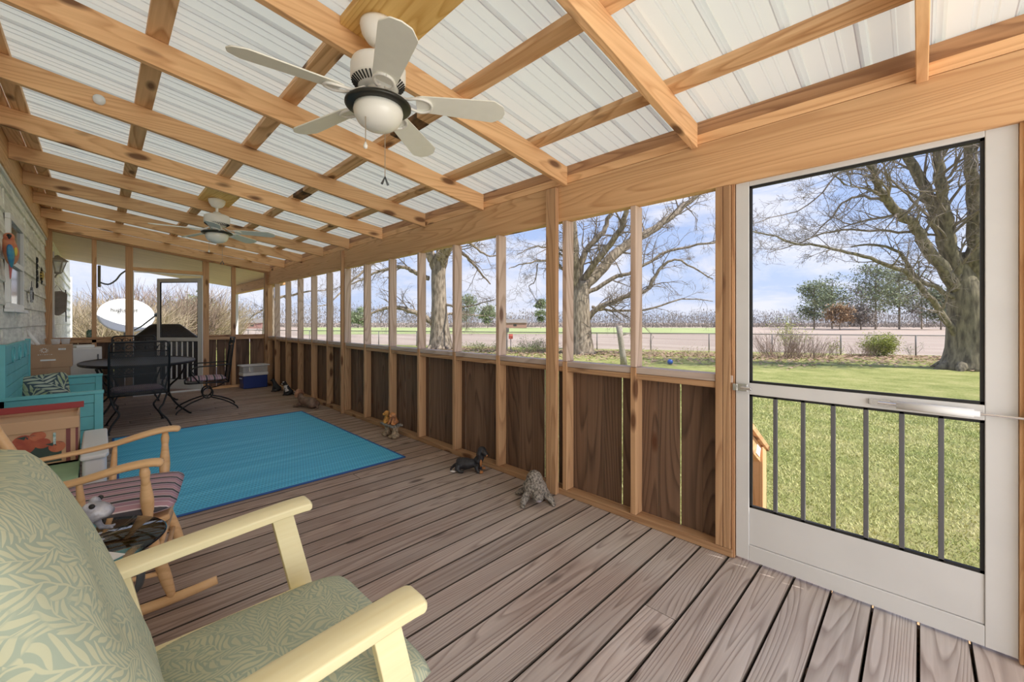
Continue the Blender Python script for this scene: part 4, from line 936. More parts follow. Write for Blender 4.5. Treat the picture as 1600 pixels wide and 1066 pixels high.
# ---- cooler and tub in the far corner
t = empty('cooler', (2.16, 9.37, 0), R(3), 'navy blue cooler with a white lid in the far corner', 'cooler')
MB().box(-.21, .21, -.13, .13, .001, .245).build('body', 'blue_plastic', t, bevel=.015); MB().box(-.22, .22, -.14, .14, .246, .305).build('lid', 'white_plastic', t, bevel=.012)
MB().tube([(-.215, -.05, .20), (-.235, -.05, .20), (-.235, .05, .20), (-.215, .05, .20)], .007, 6).build('handle', 'white_plastic', t)
t = empty('storage_tub', (2.16, 9.37, .306), R(3), 'clear storage tub with a white lid standing on the blue cooler', 'tub')
MB().prism([(-.215, -.125), (.215, -.125), (.215, .125), (-.215, .125)], .001, .125).build('tub', 'clear_film', t, bevel=.012); MB().box(-.245, .245, -.145, .145, .126, .15).build('lid', 'white_plastic', t, bevel=.008)
for k, (x, h_) in enumerate(((-.06, .07), (.02, .085), (.09, .08), (.15, .06))):
    MB().cbox((x, -.07, .01 + h_ / 2), (.035, .03, h_), (0, .1 * k, .3 * k)).build('contents', ['paper', 'cardboard', 'puppy', 'paper'][k], t)

# ---- garden figures along the screen wall
def dachshund(b_):
    b_.tube(smoothline([(-.11, 0, .062), (-.06, 0, .068), (0, 0, .066), (.06, 0, .074), (.10, 0, .09)], 4), [.034 + .018 * math.sin(math.pi * min(1, (i + 2) / 14)) for i in range(17)], 12)
    b_.tube([(.09, 0, .09), (.115, 0, .13), (.122, 0, .165)], [.046, .040, .036], 10)
    b_.ell((.128, -.004, .188), (.042, .040, .036)); b_.tube([(.14, -.012, .184), (.170, -.034, .168), (.186, -.044, .158)], [.032, .022, .016], 10)
    for s in (-1, 1):
        b_.tube([(.115, s * .036, .205), (.105, s * .052, .165), (.108, s * .050, .125)], [.012, .022, .016], 8, flat=(1.3, .6))
        b_.tube([(.085, s * .038, .06), (.095, s * .048, .03), (.105, s * .050, .012), (.130, s * .050, .010)], [.026, .019, .016, .013], 8)
        b_.tube([(-.085, s * .038, .06), (-.095, s * .058, .03), (-.07, s * .063, .014), (-.03, s * .063, .012)], [.034, .028, .016, .012], 8)
    b_.tube(smoothline([(-.11, 0, .06), (-.15, .0, .035), (-.165, -.03, .014), (-.14, -.06, .010)], 4), [.016] * 4 + [.012] * 4 + [.008] * 4 + [.005], 8)
t = empty('dachshund_figurine', (2.27, 2.79, 0), R(-52), 'black and tan dachshund figurine crouching on the deck by the screen wall', 'figurine', scale=1.0)
t.scale = (.92, 1.0, .98)
organic('body', dachshund, 'black_fur', t, voxel=.006, smooth=4)
p = MB(); p.ell((.133, .050, .013), (.020, .016, .013)); p.build('tan_marking', 'tan_fur', t, smooth=True)
p = MB(); p.ell((.133, -.050, .013), (.020, .016, .013)); p.build('tan_marking', 'tan_fur', t, smooth=True)
p = MB(); p.ell((.180, -.040, .158), (.018, .013, .010)); p.build('tan_marking', 'tan_fur', t, smooth=True)
p = MB(); p.ell((.125, -.028, .085), (.012, .020, .035)); p.build('tan_marking', 'tan_fur', t, smooth=True)
p = MB(); p.ell((-.135, -.06, .012), (.03, .01, .008)); p.build('tail_tip', 'white_fur', t, smooth=True)
p = MB(); p.ell((.152, -.044, .198), (.005, .005, .005)); p.build('eye', 'black', t, smooth=True)
p = MB(); p.ell((.166, -.002, .198), (.005, .005, .005)); p.build('eye', 'black', t, smooth=True)
p = MB(); p.ell((.200, -.050, .160), (.007, .007, .006)); p.build('eye', 'black', t, smooth=True)
def turtle(b_):
    b_.ell((0, 0, .10), (.125, .105, .085), 20, 12); b_.ell((-.02, 0, .15), (.085, .075, .09), 16, 10)
    b_.tube([(.09, 0, .085), (.135, 0, .082), (.165, 0, .068)], [.045, .045, .028], 12); b_.ell((.15, 0, .075), (.045, .045, .038))
    for s in (-1, 1):
        b_.tube([(.06, s * .08, .06), (.10, s * .115, .035), (.13, s * .125, .016)], [.035, .030, .022], 10); b_.ell((.145, s * .127, .014), (.03, .022, .014))
        b_.tube([(-.07, s * .08, .05), (-.10, s * .115, .03), (-.115, s * .13, .014)], [.032, .026, .02], 10); b_.ell((-.11, s * .135, .012), (.026, .022, .012))
    b_.tube([(-.11, 0, .05), (-.16, 0, .02)], [.02, .008], 8)
t = empty('turtle_figurine', (2.25, 2.00, 0), R(-128), 'grey speckled stone turtle figurine on the deck below the thick post', 'figurine', scale=.86)
organic('body', turtle, 'stone_grey', t, voxel=.007, smooth=3)
p = MB(); p.ell((.168, .0, .066), (.026, .030, .020)); p.build('face', 'face_grey', t, smooth=True)
p = MB(); p.ell((.184, .016, .082), (.005, .005, .005)); p.build('eye', 'black', t, smooth=True)
p = MB(); p.ell((.184, -.016, .082), (.005, .005, .005)); p.build('eye', 'black', t, smooth=True)
# puppies on a small bench
t = empty('puppy_bench_figurine', (2.33, 4.24, 0), R(90), 'two orange puppies sitting on a tiny stone bench by the screen wall', 'figurine', scale=1.0)
p = MB(); p.box(-.135, .135, -.07, .07, .13, .155); p.build('bench_slab', 'stone_grey', t, bevel=.008)
for s in (-1, 1):
    def legs(b_, s=s):
        b_.ell((s * .085, 0, .03), (.045, .055, .035)); b_.ell((s * .085, .0, .08), (.028, .035, .05)); b_.ell((s * .085, 0, .12), (.035, .045, .025)); b_.ell((s * .115, .03, .02), (.03, .03, .022)); b_.ell((s * .06, .045, .02), (.028, .025, .022))
    organic('bench_leg', legs, 'tan_stone', t, voxel=.007, smooth=2)
def pup(b_):
    b_.ell((0, 0, .05), (.042, .036, .052)); b_.ell((0, -.01, .028), (.05, .045, .03)); b_.ell((0, .02, .108), (.036, .033, .032)); b_.ell((0, .05, .100), (.018, .020, .015))
    for s in (-1, 1):
        b_.tube([(s * .028, .012, .125), (s * .045, .018, .10), (s * .042, .022, .078)], [.010, .014, .010], 8)
        b_.tube([(s * .022, .025, .07), (s * .024, .045, .03), (s * .024, .055, .010)], [.014, .012, .012], 8); b_.ell((s * .038, .035, .012), (.018, .026, .012))
for (x, rz, mt2) in ((-.055, .25, 'puppy'), (.062, -.35, 'puppy_gold')):
    M_ = Matrix.Translation((x, .0, .150)) @ Matrix.Rotation(rz, 4, 'Z')
    def pp(b_, M_=M_):
        q = MB(); pup(q); b_.add([M_ @ Vector(v) for v in q.v], q.f)
    organic('puppy', pp, mt2, t, voxel=.0055, smooth=3)
    e = MB(); 
    for s in (-1, 1): e.ell(M_ @ Vector((s * .014, .050, .114)), (.004, .004, .004), 8, 5)
    e.ell(M_ @ Vector((0, .070, .103)), (.006, .005, .005), 8, 5); e.build('eyes', 'black', t)
# lying spaniel
def spaniel(b_):
    b_.tube(smoothline([(-.14, 0, .05), (-.07, 0, .07), (.02, 0, .075), (.08, 0, .10)], 4), [.035, .045, .052, .056, .058, .058, .056, .054, .052, .050, .046, .042, .038], 12)
    b_.tube([(.07, 0, .09), (.10, 0, .135), (.11, 0, .165)], [.045, .036, .03], 10); b_.ell((-.10, .03, .045), (.06, .05, .045)); b_.ell((-.10, -.03, .045), (.06, .05, .045))
    for s in (-1, 1): b_.tube([(.07, s * .03, .05), (.12, s * .035, .018), (.17, s * .035, .014)], [.025, .018, .015], 8)
    b_.tube([(-.15, 0, .03), (-.20, .04, .014), (-.19, .08, .01)], [.016, .012, .006], 8)
t = empty('spaniel_figurine', (2.22, 6.60, 0), R(118), 'brown spaniel figurine lying on the deck beyond the turquoise mat', 'figurine', scale=1.25)
organic('body', spaniel, 'brown_fur', t, voxel=.007, smooth=4)
def sphead(b_):
    b_.ell((.118, 0, .185), (.042, .038, .036)); b_.tube([(.14, 0, .178), (.175, 0, .168)], [.022, .017], 10)
    for s in (-1, 1): b_.tube([(.11, s * .034, .20), (.105, s * .050, .165), (.108, s * .048, .125)], [.012, .022, .014], 8, flat=(1.3, .7))
organic('head', sphead, 'spaniel_head', t, voxel=.006, smooth=3)
p = MB(); p.ell((.165, 0, .182), (.022, .010, .010)); p.ell((.175, 0, .160), (.013, .012, .008)); p.build('blaze', 'white_fur', t, smooth=True)
p = MB(); p.ell((.19, 0, .174), (.008, .009, .007)); p.build('nose', 'black', t, smooth=True)
p = MB(); p.ell((.150, .02, .198), (.005, .005, .005)); p.build('eye', 'black', t, smooth=True)
p = MB(); p.ell((.150, -.02, .198), (.005, .005, .005)); p.build('eye', 'black', t, smooth=True)
# sitting collie-like figure, white chest
def sitdog(b_):
    b_.ell((-.03, 0, .06), (.065, .055, .055)); b_.tube([(-.02, 0, .07), (.02, 0, .14), (.04, 0, .20)], [.055, .045, .032], 12); b_.ell((.055, 0, .225), (.036, .032, .032)); b_.tube([(.07, 0, .222), (.105, 0, .212)], [.020, .013], 8)
    for s in (-1, 1):
        b_.tube([(.03, s * .028, .14), (.05, s * .03, .06), (.055, s * .03, .012)], [.022, .016, .014], 8); b_.ell((.07, s * .03, .010), (.022, .014, .010)); b_.ell((.01, s * .05, .025), (.045, .018, .022))
        b_.tube([(.045, s * .025, .245), (.040, s * .032, .265)], [.012, .005], 6)
    b_.tube([(-.08, 0, .03), (-.12, .03, .012)], [.014, .006], 6)
t = empty('dog_figurine', (2.36, 7.95, 0), R(150), 'small black and white sitting dog figurine by the screen wall', 'figurine', scale=.95)
organic('body', sitdog, 'black_fur', t, voxel=.007, smooth=3)
def chest(b_):
    b_.tube([(.0, 0, .075), (.022, 0, .12), (.035, 0, .19)], [.062, .052, .036], 12)
organic('white_coat', chest, 'white_fur', t, voxel=.007, smooth=3)
p = MB(); p.ell((.068, 0, .240), (.026, .024, .018)); p.ell((.09, 0, .212), (.022, .018, .013)); p.build('white_face', 'white_fur', t, smooth=True)
p = MB(); p.ell((.114, 0, .217), (.008, .008, .007)); p.build('nose', 'black', t, smooth=True)
p = MB(); p.ell((.084, .018, .236), (.006, .006, .006)); p.build('eye', 'black', t, smooth=True)
p = MB(); p.ell((.084, -.018, .236), (.006, .006, .006)); p.build('eye', 'black', t, smooth=True)
t = empty('dog_figurine', (2.33, 8.52, 0), R(150), 'small all-black sitting dog figurine beside the blue cooler', 'figurine', scale=.95)
organic('body', sitdog, 'black_fur', t, voxel=.007, smooth=3)

# ---- hangings on the siding
t = empty('parrot_ornament', (XL + .02, 5.50, 1.72), 0, 'red blue and yellow parrot ornament hanging on the siding by the window', 'ornament', scale=.85)
def pb(b_): b_.tube(smoothline([(.05, .12, .10), (.055, .06, .19), (.05, 0.0, .27), (.045, -.04, .33)], 4), [.028, .035, .045, .05, .055, .056, .055, .052, .05, .046, .044, .042, .04], 12); b_.ell((.05, -.05, .35), (.04, .05, .042))
organic('body', pb, 'parrot_red', t, voxel=.008, smooth=3)
def pw(b_): b_.tube(smoothline([(.055, -.075, .27), (.06, -.02, .17), (.055, .08, .06)], 4), [.02, .032, .038, .042, .042, .038, .03, .02, .012], 10, flat=(.6, 1.1))
organic('wing', pw, 'parrot_blue', t, voxel=.007, smooth=2)
p = MB(); p.ell((.088, .0, .22), (.014, .035, .05)); p.build('wing_patch', 'parrot_yellow', t, smooth=True)
p = MB(); p.tube(smoothline([(.045, .11, .11), (.04, .16, .04), (.035, .20, -.05)], 4), [.026, .024, .022, .02, .018, .015, .012, .010, .006], 8, flat=(.6, 1)); p.build('tail', 'parrot_pink', t, smooth=True)
p = MB(); p.tube([(.055, -.09, .36), (.06, -.115, .345), (.058, -.115, .322)], [.018, .013, .004], 8); p.build('beak', 'black', t, smooth=True)
t = empty('sun_ornament', (XL + .03, 8.55, 1.93), 0, 'round gold sunburst ornament with dark scrolls hanging near the corner post', 'ornament')
M = Matrix.Rotation(R(90), 4, 'Y')
MB().lathe([(0, 0), (.06, 0), (.07, .012), (.05, .03), (0, .04)], 20, M).build('disc', 'gold', t, smooth=True)
p = MB()
for k in range(12):
    a = 2 * math.pi * k / 12; p.tube([(.015, .075 * math.cos(a), .075 * math.sin(a)), (.012, .12 * math.cos(a + .1), .12 * math.sin(a + .1))], [.010, .003], 6)
p.build('rays', 'iron', t)
t = empty('iron_scroll', (XL + .03, 8.02, 1.93), 0, 'narrow black iron scroll hanging beside the sunburst ornament', 'ornament')
p = MB()
for k in range(5): p.tube([(.01, .03 * math.cos(i * .6) * (1 if k % 2 else -1), -.16 + .08 * k + .028 * math.sin(i * .6)) for i in range(10)], .009, 6)
p.tube([(.006, 0, -.2), (.006, 0, .2)], .007, 6); p.build('scrollwork', 'iron', t, smooth=True)
t = empty('wall_plaque', (XL + .03, 7.42, 1.62), 0, 'small pewter house-shaped plaque hanging right of the window', 'plaque')
p = MB(); p.prism([(-.05, -.09), (.05, -.09), (.05, .05), (0, .09), (-.05, .05)], 0, .02, Matrix(((0, 0, 1, 0), (1, 0, 0, 0), (0, 1, 0, 0), (0, 0, 0, 1)))); p.build('body', 'pewter', t, bevel=.004)
p = MB(); p.tube([(.01, 0, .09), (.01, 0, .16)], .003, 6); p.tube([(.022, -.018, -.06), (.022, -.018, .03)], .006, 6); p.build('hook', 'iron', t)
# ================================================================ OUTSIDE
def P(px, py, d):
    u = (px - 800) / 641
    return Vector(((.7094 + u * .7048) * d, (.7048 - u * .7094) * d, 1.3 + d * (503 - py) / 641))
def rotrand(v, ang):
    ax = v.cross(Vector((random.gauss(0, 1), random.gauss(0, 1), random.gauss(0, 1))))
    if ax.length < 1e-6: ax = Vector((1, 0, 0))
    return Matrix.Rotation(ang, 3, ax.normalized()) @ v
def branch(mb, p, d, L_, r, lvl, droop, kids):
    n_ = 5 if lvl < 2 else 4; pts = [p.copy()]; dd = d.normalized()
    for i in range(n_):
        dd = (rotrand(dd, random.gauss(0, .22)) + Vector((0, 0, -droop + (.10 if i < 2 else 0)))).normalized(); p = p + dd * (L_ / n_); pts.append(p.copy())
    rad = [max(.004, r * (1 - .8 * i / n_)) for i in range(n_ + 1)]
    mb.tube(pts, rad, 5 if lvl < 1 else (4 if lvl < 2 else 3), caps=False)
    if lvl < 3:
        for k in range(kids[lvl]):
            t_ = random.uniform(.2, 1.0); i = min(int(t_ * n_), n_ - 1); q = pts[i].lerp(pts[i + 1], t_ * n_ - i)
            branch(mb, q, rotrand((pts[i + 1] - pts[i]).normalized(), random.uniform(.45, 1.15)), L_ * random.uniform(.35, .65), max(.005, r * .45), lvl + 1, droop, kids)
def bare_tree(name, base, trunk, limbs, label, seed, kids=(4, 3, 2), droop=.05, spread=2.2, dens=1.1, group=None, bk='bark'):
    random.seed(seed); t = empty(name, base, 0, label, 'tree', group)
    loc = Vector(base)
    tk = MB(); pts, rad = trunk; sp = smoothline(pts, 4); k_ = len(pts)
    rr = []
    for i in range(len(sp)):
        f = i / 4; a = min(int(f), k_ - 2); rr.append(lerp(rad[a], rad[a + 1], f - a))
    sp = [p - loc for p in sp]; tk.tube(sp, rr, 18)
    for k in range(7):
        a = k * 2 * math.pi / 7 + random.random() * .4; r0 = rad[0]; tk.tube([Vector((math.cos(a) * r0 * .2, math.sin(a) * r0 * .2, .45)), Vector((math.cos(a) * r0 * .95, math.sin(a) * r0 * .95, .12)), Vector((math.cos(a) * r0 * 1.4, math.sin(a) * r0 * 1.4, -.08))], [r0 * .3, r0 * .2, r0 * .06], 8)
    lm = MB(); tw = MB()
    for (pl, r0, r1) in limbs:
        jd = random.uniform(-spread, spread); q = []
        for i, p in enumerate(pl):
            f = i / max(1, len(pl) - 1); cam_d = Vector(p) - Vector((0, 0, 1.3)); q.append(Vector((0, 0, 1.3)) + cam_d * (1 + f * jd / max(5, cam_d.length)) - loc)
        sp = smoothline(q, 5); n_ = len(sp)
        sp = [p + Vector((random.gauss(0, .03), random.gauss(0, .03), random.gauss(0, .03))) if 0 < i < n_ - 1 else p for i, p in enumerate(sp)]
        rr = [lerp(r0, r1, i / (n_ - 1)) for i in range(n_)]; (lm if r0 > .09 else tw).tube(sp, rr, 10 if r0 > .09 else 5)
        total = sum((sp[i + 1] - sp[i]).length for i in range(n_ - 1)); cnt = int(total * dens) + 3
        for c_ in range(cnt):
            f = random.uniform(.15, 1.0); i = min(int(f * (n_ - 1)), n_ - 2); rl = rr[i]
            branch(tw, sp[i], rotrand((sp[i + 1] - sp[i]).normalized(), random.uniform(.4, 1.2)), random.uniform(1.0, 2.6) * (.6 + rl * 2), max(.010, min(.06, rl * .4)), 0, droop, kids)
    tk.build('trunk', bk, t, smooth=True); lm.build('limbs', bk, t, smooth=True); tw.build('twigs', 'twig', t)
    return t
def PL(d, *pts): return [P(x, y, d) for x, y in pts]
D1 = 16.3; b1 = P(1512, 578, D1)
bare_tree('bare_tree', b1, ([P(1512, 580, D1), P(1514, 545, D1), P(1512, 500, D1), P(1508, 460, D1), P(1502, 425, D1), P(1499, 395, D1)], [.86, .68, .60, .54, .36, .16]), [
    (PL(D1, (1500, 450), (1482, 395), (1465, 343), (1446, 294), (1420, 249), (1380, 190)), .30, .12),
    (PL(D1, (1506, 450), (1488, 400), (1476, 331), (1467, 275), (1470, 215), (1480, 150)), .26, .12),
    (PL(D1, (1496, 455), (1450, 388), (1428, 354), (1390, 320), (1375, 294), (1356, 256), (1330, 235)), .22, .08),
    (PL(D1, (1516, 490), (1526, 440), (1521, 369), (1520, 294), (1514, 226), (1510, 150)), .28, .14),
    (PL(D1, (1500, 532), (1473, 493), (1443, 455), (1413, 425), (1360, 405), (1300, 388), (1240, 380), (1172, 361)), .13, .02),
    (PL(D1, (1495, 465), (1435, 436), (1394, 388), (1330, 386)), .10, .03),
    (PL(D1, (1378, 311), (1330, 309), (1300, 339), (1262, 375)), .06, .015), (PL(D1, (1356, 268), (1315, 268), (1262, 320), (1172, 350)), .05, .012),
    (PL(D1, (1435, 365), (1375, 361), (1300, 361), (1240, 384), (1200, 395)), .06, .012), (PL(D1, (1490, 400), (1440, 330), (1400, 290), (1340, 240)), .07, .02),
    (PL(D1, (1520, 380), (1560, 330), (1600, 300), (1660, 260)), .14, .04), (PL(D1, (1528, 420), (1580, 400), (1650, 380)), .12, .03)],
    'big bare tree with ivy-flecked trunk seen through the near screen door', 11, kids=(5, 4, 2), dens=1.7, bk='bark_dark')
D2 = 24.3; b2 = P(907, 557, D2)
bare_tree('bare_tree', b2, ([P(908, 558, D2), P(906, 530, D2), P(905, 503, D2), P(904, 471, D2), P(906, 440, D2)], [.88, .72, .66, .64, .5]), [
    (PL(D2, (898, 462), (897, 408), (895, 360), (889, 320), (880, 270)), .36, .16),
    (PL(D2, (912, 450), (951, 408), (983, 379), (1015, 363), (1047, 341), (1076, 315), (1110, 290)), .34, .12),
    (PL(D2, (910, 440), (932, 408), (958, 376), (977, 341), (985, 300)), .22, .12), (PL(D2, (904, 440), (914, 395), (935, 372), (951, 344), (965, 300)), .20, .10),
    (PL(D2, (916, 500), (939, 478), (983, 462), (1010, 452), (1034, 417), (1063, 408), (1114, 436)), .18, .03),
    (PL(D2, (915, 460), (964, 433), (983, 427), (1047, 392), (1114, 379), (1150, 370)), .14, .03),
    (PL(D2, (925, 480), (945, 484), (1009, 484), (1066, 468), (1114, 471)), .10, .02),
    (PL(D2, (896, 440), (880, 420), (856, 408), (824, 411), (795, 420)), .10, .02), (PL(D2, (894, 400), (880, 392), (856, 387), (833, 387), (808, 398)), .09, .02),
    (PL(D2, (840, 412), (835, 440), (826, 450), (845, 478)), .04, .012), (PL(D2, (890, 350), (850, 320), (800, 310)), .12, .03)],
    'bare tree with a forked trunk beyond the wide bay beside the thick post', 23, kids=(5, 4, 2), dens=1.5, spread=3)
D3 = 29.0; b3 = P(689, 546, D3)
bare_tree('bare_tree', b3, ([P(689, 547, D3), P(688, 525, D3), P(687, 506, D3), P(686, 470, D3), P(685, 430, D3), P(687, 407, D3)], [.92, .72, .62, .52, .50, .50]), [
    (PL(D3, (682, 418), (674, 401), (664, 385), (655, 362), (640, 330)), .42, .18), (PL(D3, (690, 415), (695, 397), (702, 385), (712, 350), (720, 310)), .38, .18), (PL(D3, (687, 410), (688, 380), (685, 330)), .36, .2),
    (PL(D3, (680, 508), (670, 500), (650, 489), (620, 481), (597, 484), (582, 490), (560, 502)), .24, .04),
    (PL(D3, (670, 435), (650, 427), (635, 419), (620, 417), (590, 425), (560, 440), (530, 450)), .18, .03),
    (PL(D3, (695, 490), (723, 491), (759, 494)), .10, .02), (PL(D3, (695, 475), (723, 480), (774, 467)), .10, .02),
    (PL(D3, (700, 385), (725, 397), (745, 420), (766, 444)), .16, .05), (PL(D3, (712, 360), (740, 385), (765, 400), (790, 395)), .12, .03),
    (PL(D3, (660, 380), (620, 385), (570, 400), (510, 405), (470, 415)), .2, .03), (PL(D3, (600, 400), (560, 430), (520, 470), (495, 480)), .1, .02)],
    'bare tree with a single thick leaning trunk framed by one screen bay', 37, kids=(5, 4, 2), dens=1.3, spread=3.5)
D4 = 36.0; b4 = P(420, 540, D4)
bare_tree('bare_tree', b4, ([P(420, 541, D4), P(420, 500, D4), P(420, 440, D4)], [.6, .45, .4]), [
    (PL(D4, (420, 450), (440, 420), (480, 395), (520, 380)), .25, .06), (PL(D4, (420, 470), (450, 462), (490, 455), (525, 452)), .14, .03), (PL(D4, (420, 445), (400, 440), (380, 445), (365, 455)), .12, .03), (PL(D4, (420, 480), (400, 490), (385, 500), (372, 505)), .08, .02), (PL(D4, (420, 440), (425, 400), (430, 340)), .3, .1)],
    'bare tree hidden mostly by the corner post, its twigs in the far bays', 41, kids=(5, 4, 2), dens=1.3, spread=3)
# ---- shrubs, brush and distant trees
def shrub(name, base, h_, w, n_, label, mt_='brush_twig', leaf=None, nleaf=0, lsz=.05, seed=1, group=None, kids=2, cat='shrub'):
    random.seed(seed); t = empty(name, base, random.random() * 6, label, cat, group); s = MB(); tips = []
    for i in range(n_):
        a = random.uniform(0, 6.3); r_ = random.random() ** .5 * w * .35; p = Vector((r_ * math.cos(a), r_ * math.sin(a), 0)); d = Vector((math.cos(a) * random.uniform(.0, .8), math.sin(a) * random.uniform(0, .8), 1)).normalized()
        L_ = h_ * random.uniform(.5, 1.05); pts = [p]
        for k in range(4): d = (rotrand(d, .18) + Vector((0, 0, .02))).normalized(); p = p + d * L_ / 4; pts.append(p)
        rr = .0012 * L_ * 4 + .004; s.tube(pts, [rr, rr * .9, rr * .7, rr * .5, rr * .25], 3, caps=False); tips += pts[2:]
        for k in range(kids):
            q = pts[random.randint(1, 3)]; e = rotrand(d, .7); s.tube([q, q + e * L_ * .2, q + e * L_ * .33 + Vector((0, 0, .03))], [rr * .5, rr * .35, rr * .2], 3, caps=False); tips.append(q + e * L_ * .33)
    s.build('stems', mt_, t)
    if leaf:
        l = MB()
        for i in range(nleaf):
            p = random.choice(tips) + Vector((random.gauss(0, 1), random.gauss(0, 1), random.gauss(0, 1))) * lsz * 1.5; a = [rotrand(Vector((1, 0, 0)), random.uniform(0, 3.1)) * lsz * random.uniform(.5, 1.1) for _ in range(2)]
            l.add([p, p + a[0], p + a[1]], [(0, 1, 2)])
        l.build('foliage', leaf, t)
    return t
def G(px, py): return P(px, py, 641 * 1.9 / (py - 503))
shrub('round_bush', G(1375, 557), 1.2, .75, 80, 'rounded bright green bush at the fence seen through the near door', 'leaf_green', 'leaf_yellow', 6000, .085, 5)
shrub('sapling', G(1306, 557), 1.0, .7, 26, 'small green sapling beside a fence post left of the rounded bush', 'twig', 'leaf_yellow', 260, .07, 6)
shrub('sapling', G(1424, 556), .8, .35, 12, 'thin green sapling beside a fence post right of the rounded bush', 'twig', 'leaf_green', 120, .06, 7)
shrub('bramble', G(1218, 560), 1.5, 2.6, 110, 'reddish bare bramble over the fence at the left edge of the near door view', 'brush_dark', seed=8, kids=4)
shrub('bramble', G(1265, 559), 1.3, 2.2, 80, 'bare bramble tangle between the tall bramble and the small sapling', 'brush_dark', 'leaf_green', 160, .05, seed=9, kids=4)
shrub('bramble', G(1345, 558), .9, 1.6, 50, 'low bare bramble just left of the rounded bush', 'brush_dark', seed=13, kids=3)
shrub('yellow_sapling', P(1240, 545, 26.5) - Vector((0, 0, .1)), 2.1, 1.5, 30, 'yellow green sapling rising behind the brambles', 'twig', 'leaf_yellow', 1300, .10, seed=10)
for k, (px, py, lab) in enumerate(((830, 549, 'green weedy shrub by the fence beside the red bird feeder'), (850, 551, 'leafy shrub between the red bird feeder and the thick post'), (740, 546, 'low green weeds shrub right of the single trunk tree'), (1010, 556, 'dry low bush by the fence beyond the leaning white post'), (1085, 557, 'dry twiggy bush at the fence near the door post'), (820, 552, 'bright green clump in front of the red bird feeder'), (765, 547, 'grassy shrub just left of the red bird feeder'))):
    shrub('low_shrub', G(px, py), .9 if k < 2 else .5, 1.8, 70, lab, 'brush_twig', 'leaf_green' if k not in (3, 4) else 'leaf_yellow', 500 if k not in (3, 4) else 80, .07, seed=20 + k)
# tangled brush beyond the open deck at the far end
for k, (px, d, h_, w) in enumerate(((118, 19, 3.2, 3.0), (150, 17, 2.9, 2.6), (185, 18, 3.1, 3.0), (215, 20, 2.9, 3.0), (262, 24, 4.2, 4.2), (300, 27, 4.0, 4.0), (338, 30, 3.6, 3.2))):
    b_ = P(px, 503, d); b_.z = GZ
    labs = ['beside the end of the siding', 'beneath the left edge of the satellite dish', 'directly behind the satellite dish', 'at the right rim of the satellite dish', 'seen through the open far screen door', 'tall and rounded, at the right in the far door opening', 'right of the far door frame']
    shrub('brush_thicket', b_, h_, w, 330, 'tan leafless brush thicket ' + labs[k], 'brush_twig' if k != 4 else 'brush_dark', seed=40 + k, group='brush beyond the far deck', kids=5)
b_ = P(306, 503, 75); b_.z = GZ
def crown_tree(name, base, h_, w, mt_, label, seed, z0=.3, n_=1400, sz=.5, group=None, clumps=16, tm='bark'):
    random.seed(seed); t = empty(name, base, 0, label, 'tree', group); tr = MB(); tr.tube([(0, 0, 0), (random.uniform(-.2, .2), 0, h_ * .5), (random.uniform(-.3, .3), 0, h_ * .92)], [w * .02, w * .016, w * .006], 8)
    cs = []
    for k in range(clumps):
        zz = h_ * random.uniform(z0, .96); rad_ = w * .5 * math.sin(math.pi * min(1, (zz / h_ - z0 * .7) / (1.02 - z0 * .7))) ** .6; a = random.uniform(0, 6.3); c_ = Vector((math.cos(a) * rad_ * random.uniform(.2, .85), math.sin(a) * rad_ * random.uniform(.2, .85), zz)); cs.append(c_)
        tr.tube([(0, 0, zz * .85), c_], [w * .007, w * .003], 4, caps=False)
    tr.build('trunk', tm, t); l = MB()
    for i in range(n_):
        c_ = random.choice(cs); s = w * .17; p = c_ + Vector((random.gauss(0, s * .7), random.gauss(0, s * .7), random.gauss(0, s * .45)))
        a = [rotrand(Vector((1, 0, 0)), random.uniform(0, 3.1)) * sz * random.uniform(.5, 1.1) for _ in range(2)]; l.add([p, p + a[0], p + a[1]], [(0, 1, 2)])
    l.build('crown', mt_, t); return t
def far(px, d): q = P(px, 503, d); q.z = GZ; return q
gr = 'pines beyond the field'
for k, (px, d, h_, w, m_, lab) in enumerate(((1272, 105, 12.0, 9, 'pine_needles', 'dark pine at the left end of the tree group beyond the field'), (1300, 112, 14.5, 10, 'pine_needles', 'dark pine second from the left end beyond the field'), (1368, 100, 15.5, 11, 'pine_needles', 'tallest spreading pine in the group beyond the field'), (1405, 104, 15.0, 11, 'pine_needles', 'broad pine right of the tallest one beyond the field'), (1440, 108, 13.0, 9, 'tree_far', 'grey brown tree between pine and near trunk beyond the field'), (1312, 96, 5.8, 6, 'orange_leaf', 'orange leaved tree in front of the pines beyond the field'), (1345, 97, 5.5, 7, 'tree_far', 'grey bare tree beside the orange one beyond the field'), (1470, 98, 9.5, 8, 'pine_needles', 'dark tree just left of the big near trunk beyond the field'), (1570, 110, 14, 12, 'pine_needles', 'pine right of the big near trunk beyond the field'), (1345, 120, 13, 9, 'tree_far', 'pale tree behind the dip in the pines beyond the field'))):
    crown_tree('pine_tree' if m_ == 'pine_needles' else 'field_tree', far(px, d), h_, w, m_, lab, 60 + k, group=gr, n_=(3400 if m_ == 'pine_needles' else 1800), sz=.6, clumps=34)
for k, (px, d, h_, w, lab) in enumerate(((845, 118, 8.2, 4.0, 'single slender pine standing alone behind the green field'), (729, 120, 9.5, 8, 'rounded dark tree behind the green field right of the single trunk'), (762, 125, 6.5, 6, 'smaller dark tree behind the green field by the rounded one'), (310, 75, 7.0, 7, 'dark green tree top beyond the thicket in the far door view'), (560, 130, 6, 6, 'low dark tree beyond the field seen in a far bay'))):
    crown_tree('field_tree', far(px, d), h_, w, 'pine_needles', lab, 80 + k, n_=2000, sz=.6, clumps=18)
